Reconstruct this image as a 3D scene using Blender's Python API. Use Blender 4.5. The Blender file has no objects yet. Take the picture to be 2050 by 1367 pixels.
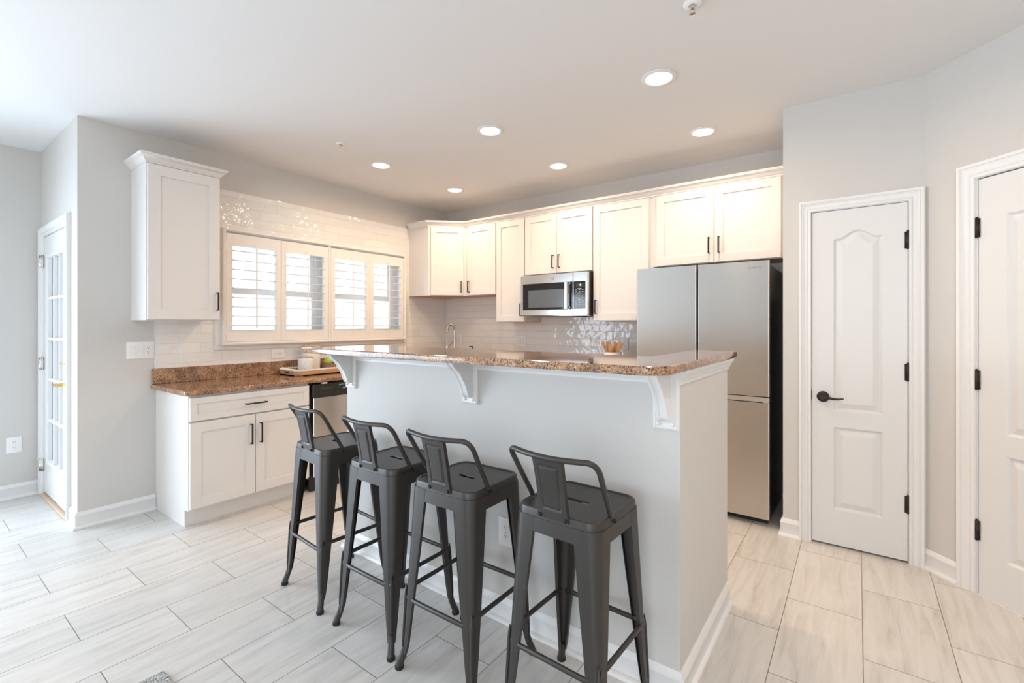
import bpy, bmesh, math, random
from mathutils import Matrix, Vector
random.seed(7)
S = bpy.context.scene
COL = S.collection

# ------------------------------------------------------------------ camera, world, lights, exposure
CE = 2.737                                   # ceiling height
cam = bpy.data.cameras.new('camera')
cam.sensor_fit = 'HORIZONTAL'; cam.sensor_width = 36.0
cam.lens = 938.1 / 2050 * 36.0
cam.shift_y = -(683.5 - 649.83) / 2050
cam.clip_start = 0.05
camo = bpy.data.objects.new('camera', cam); COL.objects.link(camo)
camo.location = (4.152, -4.236, 1.35)
camo.rotation_euler = (math.pi / 2, 0, 0.63575)
S.camera = camo

w = bpy.data.worlds.new('world'); S.world = w; w.use_nodes = True
wn = w.node_tree; bg = wn.nodes['Background']
bg.inputs['Color'].default_value = (0.72, 0.86, 1.0, 1)
bg.inputs['Strength'].default_value = 9.0

def area(name, loc, rot, sx, sy, power, color, spread=180, disk=False):
    l = bpy.data.lights.new(name, 'AREA'); l.energy = power; l.color = color
    l.shape = 'DISK' if disk else 'RECTANGLE'; l.size = sx
    if not disk: l.size_y = sy
    l.spread = math.radians(spread)
    o = bpy.data.objects.new(name, l); COL.objects.link(o); o.location = loc; o.rotation_euler = rot
    return o
DAY = (0.71, 0.85, 1.0)
area('patio_window_light', (-1.12, -5.85, 1.05), (0, -math.pi / 2, 0), 1.9, 3.6, 235, DAY, 150)
area('rear_fill_light', (4.65, -7.95, 1.35), (math.pi / 2, 0, 0), 1.9, 1.9, 45, (0.92, 0.95, 1.0))  # added fill from behind the camera, set at an unseen rear opening
S.view_settings.view_transform = 'Standard'
S.view_settings.look = 'None'
S.view_settings.gamma = 1.0
S.view_settings.use_curve_mapping = False
S.view_settings.exposure = -0.92
S.cycles.use_denoising = True
S.cycles.max_bounces = 10
S.cycles.diffuse_bounces = 6
S.cycles.sample_clamp_indirect = 6.0

# ------------------------------------------------------------------ materials
def mat(name, color, rough=0.5, metal=0.0, **kw):
    m = bpy.data.materials.new(name); m.use_nodes = True
    b = m.node_tree.nodes['Principled BSDF']
    b.inputs['Base Color'].default_value = (*color, 1)
    b.inputs['Roughness'].default_value = rough
    b.inputs['Metallic'].default_value = metal
    for k, v in kw.items(): b.inputs[k].default_value = v
    return m
def N(m, t, **kw):
    n = m.node_tree.nodes.new(t)
    for k, v in kw.items():
        if hasattr(n, k): setattr(n, k, v)
        else: n.inputs[k].default_value = v
    return n
def L(m, a, b): m.node_tree.links.new(a, b)
def B(m): return m.node_tree.nodes['Principled BSDF']
def ramp(m, stops, interp='LINEAR'):
    r = N(m, 'ShaderNodeValToRGB'); cr = r.color_ramp; cr.interpolation = interp
    while len(cr.elements) < len(stops): cr.elements.new(0.5)
    for e, (p, c) in zip(cr.elements, stops): e.position = p; e.color = (*c, 1)
    return r
def bump(m, src, strength, dist=0.002):
    b = N(m, 'ShaderNodeBump'); b.inputs['Strength'].default_value = strength; b.inputs['Distance'].default_value = dist
    L(m, src, b.inputs['Height']); L(m, b.outputs['Normal'], B(m).inputs['Normal']); return b
def paint(name, col, rough, grain=0.04, scale=260):
    m = mat(name, col, rough)
    tc = N(m, 'ShaderNodeTexCoord'); n = N(m, 'ShaderNodeTexNoise'); n.inputs['Scale'].default_value = scale; n.inputs['Detail'].default_value = 2
    L(m, tc.outputs['Object'], n.inputs['Vector']); bump(m, n.outputs['Fac'], grain, 0.001); return m

M = {}
M['wall'] = paint('wall_paint', (0.625, 0.602, 0.572), 0.65, 0.06)
M['ceiling'] = paint('ceiling_paint', (0.76, 0.755, 0.75), 0.8, 0.05)
M['trim'] = paint('trim_enamel', (0.80, 0.79, 0.78), 0.32, 0.02, 90)
M['door'] = paint('door_enamel', (0.73, 0.725, 0.715), 0.38, 0.05, 120)
M['cabinet'] = paint('cabinet_lacquer', (0.77, 0.735, 0.705), 0.33, 0.015, 80)
M['cab_wood'] = mat('cabinet_underside_wood', (0.55, 0.36, 0.22), 0.5)
M['shutter'] = paint('shutter_lacquer', (0.84, 0.81, 0.78), 0.35, 0.01, 60)
M['vinyl'] = mat('window_vinyl', (0.90, 0.91, 0.92), 0.4)
M['black'] = mat('black_pull_metal', (0.02, 0.018, 0.018), 0.42, 0.4)
M['plastic_black'] = mat('black_plastic', (0.018, 0.017, 0.017), 0.35)
M['rubber'] = mat('black_rubber', (0.012, 0.012, 0.012), 0.7)
M['bronze'] = mat('oil_rubbed_bronze', (0.035, 0.028, 0.025), 0.38, 0.6)
M['brass'] = mat('polished_brass', (0.80, 0.58, 0.22), 0.2, 1.0)
M['chrome'] = mat('brushed_nickel', (0.72, 0.68, 0.64), 0.22, 1.0)
M['plate'] = mat('white_plate_plastic', (0.86, 0.85, 0.84), 0.3)
M['slot'] = mat('dark_slot', (0.05, 0.045, 0.04), 0.6)
M['ceramic'] = mat('white_ceramic', (0.85, 0.83, 0.80), 0.25)
M['glass_black'] = mat('black_oven_glass', (0.012, 0.014, 0.017), 0.06)
M['button'] = mat('panel_print', (0.50, 0.53, 0.57), 0.5)
M['mesh_grey'] = mat('oven_window_grey', (0.12, 0.14, 0.16), 0.15)
M['fridge_side'] = mat('dark_fridge_side', (0.02, 0.018, 0.017), 0.35, 0.3)
M['house'] = mat('white_siding', (0.88, 0.89, 0.90), 0.7)
M['house_roof'] = mat('pale_roof_shingle', (0.72, 0.74, 0.77), 0.8)
M['house_glass'] = mat('house_window_glass', (0.62, 0.68, 0.76), 0.3)
M['ground'] = mat('pale_gravel', (0.55, 0.56, 0.55), 0.9)
M['threshold'] = mat('oak_threshold', (0.62, 0.46, 0.32), 0.5)
M['leaf_green'] = mat('green_apple_skin', (0.36, 0.46, 0.05), 0.35)
M['pear_green'] = mat('dark_green_apple_skin', (0.16, 0.27, 0.03), 0.35)
M['stem'] = mat('apple_stem', (0.12, 0.07, 0.03), 0.7)
M['walnut'] = mat('grey_brown_wood', (0.26, 0.17, 0.13), 0.55)
M['print_grey'] = mat('engraved_grey', (0.26, 0.24, 0.23), 0.45)
M['badge'] = mat('badge_metal', (0.45, 0.44, 0.43), 0.35, 0.9)

# glowing things
def emit(name, col, st):
    m = mat(name, (0.9, 0.9, 0.9), 0.5)
    B(m).inputs['Emission Color'].default_value = (*col, 1); B(m).inputs['Emission Strength'].default_value = st; return m
M['lens'] = emit('lit_led_lens', (1.0, 0.92, 0.82), 9.0)
M['digit'] = emit('lit_clock_digit', (0.85, 0.95, 1.0), 3.0)

# clear glass
g = bpy.data.materials.new('clear_glass'); g.use_nodes = True; gt = g.node_tree; gt.nodes.clear()
o_ = gt.nodes.new('ShaderNodeOutputMaterial'); mx = gt.nodes.new('ShaderNodeMixShader'); tr = gt.nodes.new('ShaderNodeBsdfTransparent'); gl = gt.nodes.new('ShaderNodeBsdfGlossy')
fr = gt.nodes.new('ShaderNodeFresnel'); fr.inputs['IOR'].default_value = 1.35; gl.inputs['Roughness'].default_value = 0.0
tr.inputs['Color'].default_value = (0.97, 0.985, 1.0, 1)
gt.links.new(fr.outputs[0], mx.inputs[0]); gt.links.new(tr.outputs[0], mx.inputs[1]); gt.links.new(gl.outputs[0], mx.inputs[2]); gt.links.new(mx.outputs[0], o_.inputs[0])
M['glass'] = g

# stools: dark gunmetal
m = M['gun'] = mat('gunmetal_coating', (0.062, 0.056, 0.052), 0.40, 0.55)
tc = N(m, 'ShaderNodeTexCoord'); n = N(m, 'ShaderNodeTexNoise'); n.inputs['Scale'].default_value = 400; L(m, tc.outputs['Object'], n.inputs['Vector']); bump(m, n.outputs['Fac'], 0.05, 0.001)

# stainless: brushed
def steel(name, col, rough, axis, scale):
    m = mat(name, col, rough, 1.0)
    tc = N(m, 'ShaderNodeTexCoord'); mp = N(m, 'ShaderNodeMapping'); mp.inputs['Scale'].default_value = scale
    n = N(m, 'ShaderNodeTexNoise'); n.inputs['Scale'].default_value = 60; n.inputs['Detail'].default_value = 3
    L(m, tc.outputs['Object'], mp.inputs['Vector']); L(m, mp.outputs['Vector'], n.inputs['Vector'])
    r = ramp(m, [(0.3, (rough * 0.97,) * 3), (0.7, (rough * 1.04,) * 3)]); L(m, n.outputs['Fac'], r.inputs['Fac']); L(m, r.outputs['Color'], B(m).inputs['Roughness'])
    B(m).inputs['Anisotropic'].default_value = 0.88
    tg = N(m, 'ShaderNodeCombineXYZ'); tg.inputs['Z'].default_value = 1.0; L(m, tg.outputs[0], B(m).inputs['Tangent'])
    return m
M['steel'] = steel('brushed_stainless', (0.60, 0.575, 0.545), 0.20, 'Z', (0.6, 0.6, 30))
M['steel_bright'] = mat('bright_stainless', (0.74, 0.73, 0.72), 0.2, 1.0)

# wood
def wood(name, c1, c2, scale=(3, 30, 30), rough=0.5):
    m = mat(name, c1, rough)
    tc = N(m, 'ShaderNodeTexCoord'); mp = N(m, 'ShaderNodeMapping'); mp.inputs['Scale'].default_value = scale
    n = N(m, 'ShaderNodeTexNoise'); n.inputs['Scale'].default_value = 3.0; n.inputs['Detail'].default_value = 5
    L(m, tc.outputs['Object'], mp.inputs['Vector']); L(m, mp.outputs['Vector'], n.inputs['Vector'])
    r = ramp(m, [(0.3, c1), (0.7, c2)]); L(m, n.outputs['Fac'], r.inputs['Fac']); L(m, r.outputs['Color'], B(m).inputs['Base Color']); return m
M['tray_wood'] = wood('acacia_tray_wood', (0.48, 0.27, 0.12), (0.62, 0.38, 0.19), (30, 4, 30))
M['bamboo'] = wood('bamboo', (0.46, 0.22, 0.085), (0.58, 0.31, 0.13), (25, 25, 3))
M['lid_wood'] = wood('acacia_lid_wood', (0.52, 0.32, 0.18), (0.66, 0.43, 0.26))

# canister: pale speckled stone
m = M['canister'] = mat('pale_stone', (0.8, 0.8, 0.8), 0.35)
tc = N(m, 'ShaderNodeTexCoord'); v = N(m, 'ShaderNodeTexVoronoi'); v.inputs['Scale'].default_value = 55; L(m, tc.outputs['Object'], v.inputs['Vector'])
r = ramp(m, [(0.0, (0.62, 0.64, 0.66)), (0.5, (0.82, 0.83, 0.84))]); L(m, v.outputs['Distance'], r.inputs['Fac']); L(m, r.outputs['Color'], B(m).inputs['Base Color'])

# granite
def granite(name):
    m = mat(name, (0.3, 0.2, 0.15), 0.06)
    tc = N(m, 'ShaderNodeTexCoord')
    n1 = N(m, 'ShaderNodeTexNoise'); n1.inputs['Scale'].default_value = 38; n1.inputs['Detail'].default_value = 6; n1.inputs['Roughness'].default_value = 0.7
    v1 = N(m, 'ShaderNodeTexVoronoi'); v1.inputs['Scale'].default_value = 290
    mixv = N(m, 'ShaderNodeMix'); mixv.data_type = 'RGBA'; mixv.inputs['Factor'].default_value = 0.035
    L(m, tc.outputs['Object'], n1.inputs['Vector']); L(m, tc.outputs['Object'], mixv.inputs[6]); L(m, n1.outputs['Color'], mixv.inputs[7]); L(m, mixv.outputs[2], v1.inputs['Vector'])
    sep = N(m, 'ShaderNodeSeparateColor'); L(m, v1.outputs['Color'], sep.inputs['Color'])
    r1 = ramp(m, [(0.0, (0.025, 0.017, 0.013)), (0.15, (0.06, 0.036, 0.025)), (0.25, (0.26, 0.135, 0.075)), (0.5, (0.45, 0.25, 0.14)), (0.75, (0.57, 0.35, 0.205)), (0.92, (0.34, 0.26, 0.20)), (1.0, (0.70, 0.54, 0.40))])
    L(m, sep.outputs['Red'], r1.inputs['Fac'])
    n2 = N(m, 'ShaderNodeTexNoise'); n2.inputs['Scale'].default_value = 14; n2.inputs['Detail'].default_value = 4; L(m, tc.outputs['Object'], n2.inputs['Vector'])
    r2 = ramp(m, [(0.36, (0.62, 0.58, 0.56)), (0.62, (1.12, 1.06, 1.0))]); L(m, n2.outputs['Fac'], r2.inputs['Fac'])
    mm = N(m, 'ShaderNodeMix'); mm.data_type = 'RGBA'; mm.blend_type = 'MULTIPLY'; mm.inputs['Factor'].default_value = 1.0
    L(m, r1.outputs['Color'], mm.inputs[6]); L(m, r2.outputs['Color'], mm.inputs[7]); L(m, mm.outputs[2], B(m).inputs['Base Color'])
    return m
M['granite'] = granite('brown_speckled_granite')

# floor: 12 x 24 vein-cut porcelain, half-offset, long side along y
m = M['floor'] = mat('vein_cut_porcelain', (0.6, 0.58, 0.55), 0.33)
tc = N(m, 'ShaderNodeTexCoord'); sx = N(m, 'ShaderNodeSeparateXYZ'); L(m, tc.outputs['Object'], sx.inputs[0])
ax = N(m, 'ShaderNodeMath', operation='ADD'); ax.inputs[1].default_value = -0.587 + 0.2985 * 20
ay = N(m, 'ShaderNodeMath', operation='ADD'); ay.inputs[1].default_value = 3.411 + 0.6165 * 20
L(m, sx.outputs['X'], ax.inputs[0]); L(m, sx.outputs['Y'], ay.inputs[0])
cb = N(m, 'ShaderNodeCombineXYZ'); L(m, ay.outputs[0], cb.inputs['X']); L(m, ax.outputs[0], cb.inputs['Y'])
br = N(m, 'ShaderNodeTexBrick'); br.offset = 0.5; br.offset_frequency = 2; br.squash = 1.0
br.inputs['Scale'].default_value = 1.0; br.inputs['Brick Width'].default_value = 0.6165; br.inputs['Row Height'].default_value = 0.2985
br.inputs['Mortar Size'].default_value = 0.0016; br.inputs['Mortar Smooth'].default_value = 0.0; br.inputs['Bias'].default_value = 0.0
br.inputs['Color1'].default_value = (0, 0, 0, 1); br.inputs['Color2'].default_value = (1, 1, 1, 1); br.inputs['Mortar'].default_value = (0.5, 0.5, 0.5, 1)
L(m, cb.outputs[0], br.inputs['Vector'])
mp = N(m, 'ShaderNodeMapping'); mp.inputs['Scale'].default_value = (9.0, 0.9, 1.0)
tofs = N(m, 'ShaderNodeVectorMath', operation='SCALE'); tofs.inputs['Scale'].default_value = 7.3; L(m, br.outputs['Color'], tofs.inputs[0])
tadd = N(m, 'ShaderNodeVectorMath', operation='ADD'); L(m, tc.outputs['Object'], tadd.inputs[0]); L(m, tofs.outputs[0], tadd.inputs[1]); L(m, tadd.outputs[0], mp.inputs['Vector'])
nz = N(m, 'ShaderNodeTexNoise'); nz.inputs['Scale'].default_value = 2.6; nz.inputs['Detail'].default_value = 9; nz.inputs['Roughness'].default_value = 0.66; nz.inputs['Distortion'].default_value = 0.7
L(m, mp.outputs['Vector'], nz.inputs['Vector'])
rv = ramp(m, [(0.28, (0.50, 0.465, 0.425)), (0.42, (0.60, 0.575, 0.545)), (0.55, (0.66, 0.64, 0.615)), (0.75, (0.71, 0.695, 0.675))]); L(m, nz.outputs['Fac'], rv.inputs['Fac'])
ct = ramp(m, [(0.0, (0.95, 0.95, 0.95)), (1.0, (1.03, 1.025, 1.02))]); L(m, br.outputs['Color'], ct.inputs['Fac'])
ml = N(m, 'ShaderNodeMix'); ml.data_type = 'RGBA'; ml.blend_type = 'MULTIPLY'; ml.inputs['Factor'].default_value = 1.0; L(m, rv.outputs['Color'], ml.inputs[6]); L(m, ct.outputs['Color'], ml.inputs[7])
mo = N(m, 'ShaderNodeMix'); mo.data_type = 'RGBA'; mo.inputs[7].default_value = (0.20, 0.165, 0.14, 1); L(m, br.outputs['Fac'], mo.inputs['Factor']); L(m, ml.outputs[2], mo.inputs[6]); L(m, mo.outputs[2], B(m).inputs['Base Color'])
inv = N(m, 'ShaderNodeMath', operation='SUBTRACT'); inv.inputs[0].default_value = 1.0; L(m, br.outputs['Fac'], inv.inputs[1]); bump(m, inv.outputs[0], 0.3, 0.002)

# wall tile: 12 x 3 handmade glossy
def subway(name, axis):
    m = mat(name, (0.8, 0.77, 0.74), 0.07)
    tc = N(m, 'ShaderNodeTexCoord'); sx = N(m, 'ShaderNodeSeparateXYZ'); L(m, tc.outputs['Object'], sx.inputs[0])
    cb = N(m, 'ShaderNodeCombineXYZ'); ay = N(m, 'ShaderNodeMath', operation='ADD'); ay.inputs[1].default_value = 6.05; L(m, sx.outputs[axis], ay.inputs[0])
    az = N(m, 'ShaderNodeMath', operation='ADD'); az.inputs[1].default_value = -0.0165; L(m, sx.outputs['Z'], az.inputs[0])
    L(m, ay.outputs[0], cb.inputs['X']); L(m, az.outputs[0], cb.inputs['Y'])
    br = N(m, 'ShaderNodeTexBrick'); br.offset = 0.5; br.offset_frequency = 2
    br.inputs['Scale'].default_value = 1.0; br.inputs['Brick Width'].default_value = 0.302; br.inputs['Row Height'].default_value = 0.0745
    br.inputs['Mortar Size'].default_value = 0.0012; br.inputs['Mortar Smooth'].default_value = 0.1; br.inputs['Bias'].default_value = 0.0
    br.inputs['Color1'].default_value = (0.80, 0.785, 0.765, 1); br.inputs['Color2'].default_value = (0.85, 0.835, 0.815, 1); br.inputs['Mortar'].default_value = (0.74, 0.72, 0.70, 1)
    L(m, cb.outputs[0], br.inputs['Vector']); L(m, br.outputs['Color'], B(m).inputs['Base Color'])
    n = N(m, 'ShaderNodeTexNoise'); n.inputs['Scale'].default_value = 10; n.inputs['Detail'].default_value = 2.0
    tv = N(m, 'ShaderNodeVectorMath', operation='SCALE'); tv.inputs['Scale'].default_value = 60.0; L(m, br.outputs['Color'], tv.inputs[0])
    ta = N(m, 'ShaderNodeVectorMath', operation='ADD'); L(m, tc.outputs['Object'], ta.inputs[0]); L(m, tv.outputs[0], ta.inputs[1]); L(m, ta.outputs[0], n.inputs['Vector'])
    inv = N(m, 'ShaderNodeMath', operation='MULTIPLY'); inv.inputs[1].default_value = -0.22; L(m, br.outputs['Fac'], inv.inputs[0])
    ad = N(m, 'ShaderNodeMath', operation='ADD'); L(m, n.outputs['Fac'], ad.inputs[0]); L(m, inv.outputs[0], ad.inputs[1]); bump(m, ad.outputs[0], 0.9, 0.0085)
    rr = N(m, 'ShaderNodeMath', operation='MULTIPLY_ADD'); rr.inputs[1].default_value = 0.5; rr.inputs[2].default_value = 0.07; L(m, br.outputs['Fac'], rr.inputs[0]); L(m, rr.outputs[0], B(m).inputs['Roughness'])
    return m
M['tile_y'] = subway('handmade_subway_tile', 'Y')
M['tile_x'] = subway('handmade_subway_tile_cool', 'X')

# rug
m = M['rug'] = mat('heathered_grey_wool', (0.4, 0.4, 0.4), 0.95)
tc = N(m, 'ShaderNodeTexCoord'); mp = N(m, 'ShaderNodeMapping'); mp.inputs['Scale'].default_value = (40, 140, 40); n = N(m, 'ShaderNodeTexNoise'); n.inputs['Scale'].default_value = 2.0; n.inputs['Detail'].default_value = 4
L(m, tc.outputs['Object'], mp.inputs['Vector']); L(m, mp.outputs['Vector'], n.inputs['Vector'])
r = ramp(m, [(0.36, (0.12, 0.12, 0.115)), (0.52, (0.5, 0.5, 0.48)), (0.66, (0.72, 0.72, 0.70))]); L(m, n.outputs['Fac'], r.inputs['Fac']); L(m, r.outputs['Color'], B(m).inputs['Base Color']); bump(m, n.outputs['Fac'], 0.8, 0.01)

# ------------------------------------------------------------------ mesh helpers
def origin(o):
    v = Vector((0, 0, 0))
    while o: v += o.location; o = o.parent
    return v
class MB:
    def __init__(self, mtx=None): self.bm = bmesh.new(); self.m = mtx or Matrix.Identity(4)
    def v(self, p): return self.bm.verts.new(self.m @ Vector(p))
    def f(self, vs):
        try: return self.bm.faces.new(vs)
        except ValueError: return None
    def box(self, x0, x1, y0, y1, z0, z1, b=0.0, seg=1):
        c = [self.v(p) for p in ((x0, y0, z0), (x1, y0, z0), (x1, y1, z0), (x0, y1, z0), (x0, y0, z1), (x1, y0, z1), (x1, y1, z1), (x0, y1, z1))]
        fs = [self.f([c[i] for i in q]) for q in ((0, 3, 2, 1), (4, 5, 6, 7), (0, 1, 5, 4), (1, 2, 6, 5), (2, 3, 7, 6), (3, 0, 4, 7))]
        if b > 0:
            es = list({e for f in fs for e in f.edges}); bmesh.ops.bevel(self.bm, geom=es, offset=b, segments=seg, affect='EDGES', profile=0.5)
        return self
    def loft(self, rings, closed=True, cap=True):
        R = [[self.v(p) for p in r] for r in rings]
        n = len(R[0])
        for a, b in zip(R, R[1:]):
            for i in range(n if closed else n - 1):
                j = (i + 1) % n; self.f([a[i], a[j], b[j], b[i]])
        if cap and closed: self.f(R[0][::-1]); self.f(R[-1])
        return self
    def prism(self, poly, fn0, fn1):
        return self.loft([[fn0(p) for p in poly], [fn1(p) for p in poly]])
    def tube(self, pts, r, n=12, cap=True, taper=None):
        pts = [Vector(p) for p in pts]; rings = []
        t = (pts[1] - pts[0]).normalized(); up = Vector((0, 0, 1)) if abs(t.z) < 0.9 else Vector((1, 0, 0))
        a = t.cross(up).normalized()
        for i, p in enumerate(pts):
            if i == 0: d = pts[1] - pts[0]
            elif i == len(pts) - 1: d = pts[-1] - pts[-2]
            else: d = (pts[i + 1] - pts[i]).normalized() + (pts[i] - pts[i - 1]).normalized()
            d.normalize(); a = (a - d * a.dot(d)).normalized(); b = d.cross(a)
            rr = r if taper is None else taper[i]
            rings.append([p + (a * math.cos(k * 2 * math.pi / n) + b * math.sin(k * 2 * math.pi / n)) * rr for k in range(n)])
        self.loft(rings, True, cap); return self
    def lathe(self, prof, c, n=32, axis='z'):
        rings = []
        for (r, h) in prof:
            ring = []
            for k in range(n):
                a = k * 2 * math.pi / n; p = (r * math.cos(a), r * math.sin(a), h)
                if axis == 'y': p = (p[0], h, p[1])
                if axis == 'x': p = (h, p[0], p[1])
                ring.append((c[0] + p[0], c[1] + p[1], c[2] + p[2]))
            rings.append(ring)
        self.loft(rings, True, True); return self
    def sweep(self, path, prof, mp, closed=False, side=1, cap=True):
        """path: 2-D points; prof: (offset, height) points; mp(a, b, h) -> xyz; mitred corners"""
        n = len(path); rings = []
        for i, p in enumerate(path):
            p = Vector(p)
            d0 = (p - Vector(path[i - 1])).normalized() if (i > 0 or closed) else None
            d1 = (Vector(path[(i + 1) % n]) - p).normalized() if (i < n - 1 or closed) else None
            if d0 is None: d0 = d1
            if d1 is None: d1 = d0
            n0 = Vector((d0.y, -d0.x)); n1 = Vector((d1.y, -d1.x)); mt = (n0 + n1); mt = mt / max(1e-6, mt.dot(n0) if mt.dot(n0) > 0.05 else 0.05)
            rings.append([mp(p.x + mt.x * o * side, p.y + mt.y * o * side, h) for o, h in prof])
        R = [[self.v(q) for q in r] for r in rings]; k = len(prof)
        for i in range(n if closed else n - 1):
            a, b = R[i], R[(i + 1) % n]
            for j in range(k):
                self.f([a[j], a[(j + 1) % k], b[(j + 1) % k], b[j]])
        if not closed and cap: self.f(R[0][::-1]); self.f(R[-1])
        return self
    def build(self, name, material, parent=None, local=False, angle=35, smooth=True):
        bm = self.bm
        bmesh.ops.recalc_face_normals(bm, faces=bm.faces)
        if parent is not None and not local:
            bmesh.ops.translate(bm, verts=bm.verts, vec=-origin(parent))
        if smooth:
            lim = math.radians(angle)
            for f in bm.faces: f.smooth = len(f.verts) <= 8
            for e in bm.edges:
                if len(e.link_faces) == 2: e.smooth = e.calc_face_angle(3.0) < lim
                else: e.smooth = False
        me = bpy.data.meshes.new(name); bm.to_mesh(me); bm.free()
        me.materials.append(M[material] if isinstance(material, str) else material)
        o = bpy.data.objects.new(name, me); COL.objects.link(o)
        if parent is not None: o.parent = parent
        return o
def empty(name, loc, rz=0.0):
    o = bpy.data.objects.new(name, None); COL.objects.link(o); o.location = loc; o.rotation_euler = (0, 0, rz); o.empty_display_size = 0.1; return o
def tag(o, label=None, cat=None, group=None, kind=None):
    if label: o['label'] = label
    if cat: o['category'] = cat
    if group: o['group'] = group
    if kind: o['kind'] = kind
    return o
def thing(name, loc, label, cat, group=None, rz=0.0): return tag(empty(name, loc, rz), label, cat, group)
def struct(name, mb, material, parent=None, **kw):
    o = mb.build(name, material, parent, **kw)
    if parent is None: o['kind'] = 'structure'
    return o
def sroot(name, loc): return tag(empty(name, loc), kind='structure')
def copy_tree(o, parent=None):
    c = o.copy(); COL.objects.link(c); c.parent = parent
    for ch in list(o.children): copy_tree(ch, c)
    return c
def XYZ(a, b, h): return (a, b, h)
def box(x0, x1, y0, y1, z0, z1, b=0.0): return MB().box(x0, x1, y0, y1, z0, z1, b)

# ------------------------------------------------------------------ room shell
XD, YD = 4.457, -0.777                         # inner corner of pantry wall and diagonal wall
R2 = math.sqrt(0.5)
DLEN = 1.62
DIAG = Matrix(((R2, R2, 0, XD), (-R2, R2, 0, YD), (0, 0, 1, 0), (0, 0, 0, 1)))   # local x along the wall, local y into the wall
XR = XD + DLEN * R2; YR = YD - DLEN * R2
YB = -8.0; XL = -1.14; YH = -3.45

struct('floor', box(XL - 0.15, XR + 0.15, YB - 0.15, 0.15, -0.12, 0.0), 'floor')
struct('ceiling', box(XL - 0.15, XR + 0.15, YB - 0.15, 0.15, CE, CE + 0.12), 'ceiling')
WY0, WY1, WZ0, WZ1 = -2.545, -0.735, 1.225, 2.10   # window opening in the window wall
mb = MB()
mb.box(-0.15, 0, YH, WY0, 0, CE); mb.box(-0.15, 0, WY1, 0.0, 0, CE); mb.box(-0.15, 0, WY0, WY1, 0, WZ0); mb.box(-0.15, 0, WY0, WY1, WZ1, CE)
wall_window = struct('wall_window', mb, 'wall')
wall_back = struct('wall_back', box(-0.15, 3.86, 0.0, 0.15, 0, CE), 'wall')
DX0, DX1, DZ = -1.06, -0.22, 2.055             # exterior door opening in the hall wall
mb = MB(); mb.box(XL, DX0, YH, YH + 0.15, 0, CE); mb.box(DX1, -0.15, YH, YH + 0.15, 0, CE); mb.box(DX0, DX1, YH, YH + 0.15, DZ, CE)
struct('wall_hall', mb, 'wall')
mb = MB(); mb.box(XL - 0.15, XL, -4.0, YH + 0.15, 0, CE); mb.box(XL - 0.15, XL, YB, -7.7, 0, CE); mb.box(XL - 0.15, XL, -7.7, -4.0, 2.1, CE)
struct('wall_left', mb, 'wall')
PX0, PX1, PZ = 3.905, 4.396, 2.057
YP = -0.777
mb = MB(); mb.box(3.765, 3.86, YP, 0.0, 0, CE); mb.box(3.86, PX0, YP, YP + 0.11, 0, CE); mb.box(PX1, XD, YP, YP + 0.11, 0, CE); mb.box(PX0, PX1, YP, YP + 0.11, PZ, CE)
struct('wall_pantry', mb, 'wall')
GS0, GS1, GZ = 0.248, 1.035, 2.09
mb = MB(DIAG); mb.box(0, GS0, 0, 0.12, 0, CE); mb.box(GS1, DLEN, 0, 0.12, 0, CE); mb.box(GS0, GS1, 0, 0.12, GZ, CE)
struct('wall_diagonal', mb, 'wall')
struct('wall_right', box(XR, XR + 0.15, YB, YR + 0.02, 0, CE), 'wall')
mb = MB(); mb.box(XL - 0.15, 3.7, YB - 0.15, YB, 0, CE); mb.box(5.59, XR + 0.15, YB - 0.15, YB, 0, CE); mb.box(3.7, 5.59, YB - 0.15, YB, 0, 0.4); mb.box(3.7, 5.59, YB - 0.15, YB, 2.3, CE)
struct('wall_rear', mb, 'wall')
# island half wall (L shaped)
IX0, IX1, IYF, IYB, IZ = 1.645, 3.642, -2.532, -1.785, 1.19
mb = MB(); poly = [(IX0, IYF), (IX1, IYF), (IX1, IYB), (IX1 - 0.12, IYB), (IX1 - 0.12, IYF + 0.12), (IX0, IYF + 0.12)]
mb.prism(poly, lambda p: (p[0], p[1], 0), lambda p: (p[0], p[1], IZ))
struct('wall_island', mb, 'wall', angle=20)

# baseboards
BBP = [(0, 0), (0.027, 0), (0.027, 0.008), (0.023, 0.016), (0.013, 0.020), (0.013, 0.078), (0.0165, 0.083), (0.0165, 0.088), (0.011, 0.096), (0.009, 0.104), (0.004, 0.110), (0, 0.110)]
def baseboard(name, path, side=1): return struct(name, MB().sweep(path, BBP, XYZ, side=side), 'trim', angle=50)
baseboard('baseboard_window', [(-0.205 + 0.03, YH), (0.0, YH), (0.0, -3.022)], 1)
baseboard('baseboard_left', [(XL, -4.0), (XL, YH)], 1)
baseboard('baseboard_island', [(IX0, IYF + 0.12), (IX0, IYF), (IX1, IYF), (IX1, IYB)], 1)
baseboard('baseboard_pantry', [(3.765, -0.70), (3.765, YP), (3.8645, YP)], 1)
d_ = lambda s: (XD + s * R2, YD - s * R2)
baseboard('baseboard_diagonal', [d_(0.0), d_(0.172)], 1)
baseboard('baseboard_right', [d_(1.115), (XR, YR), (XR, YB)], 1)

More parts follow.
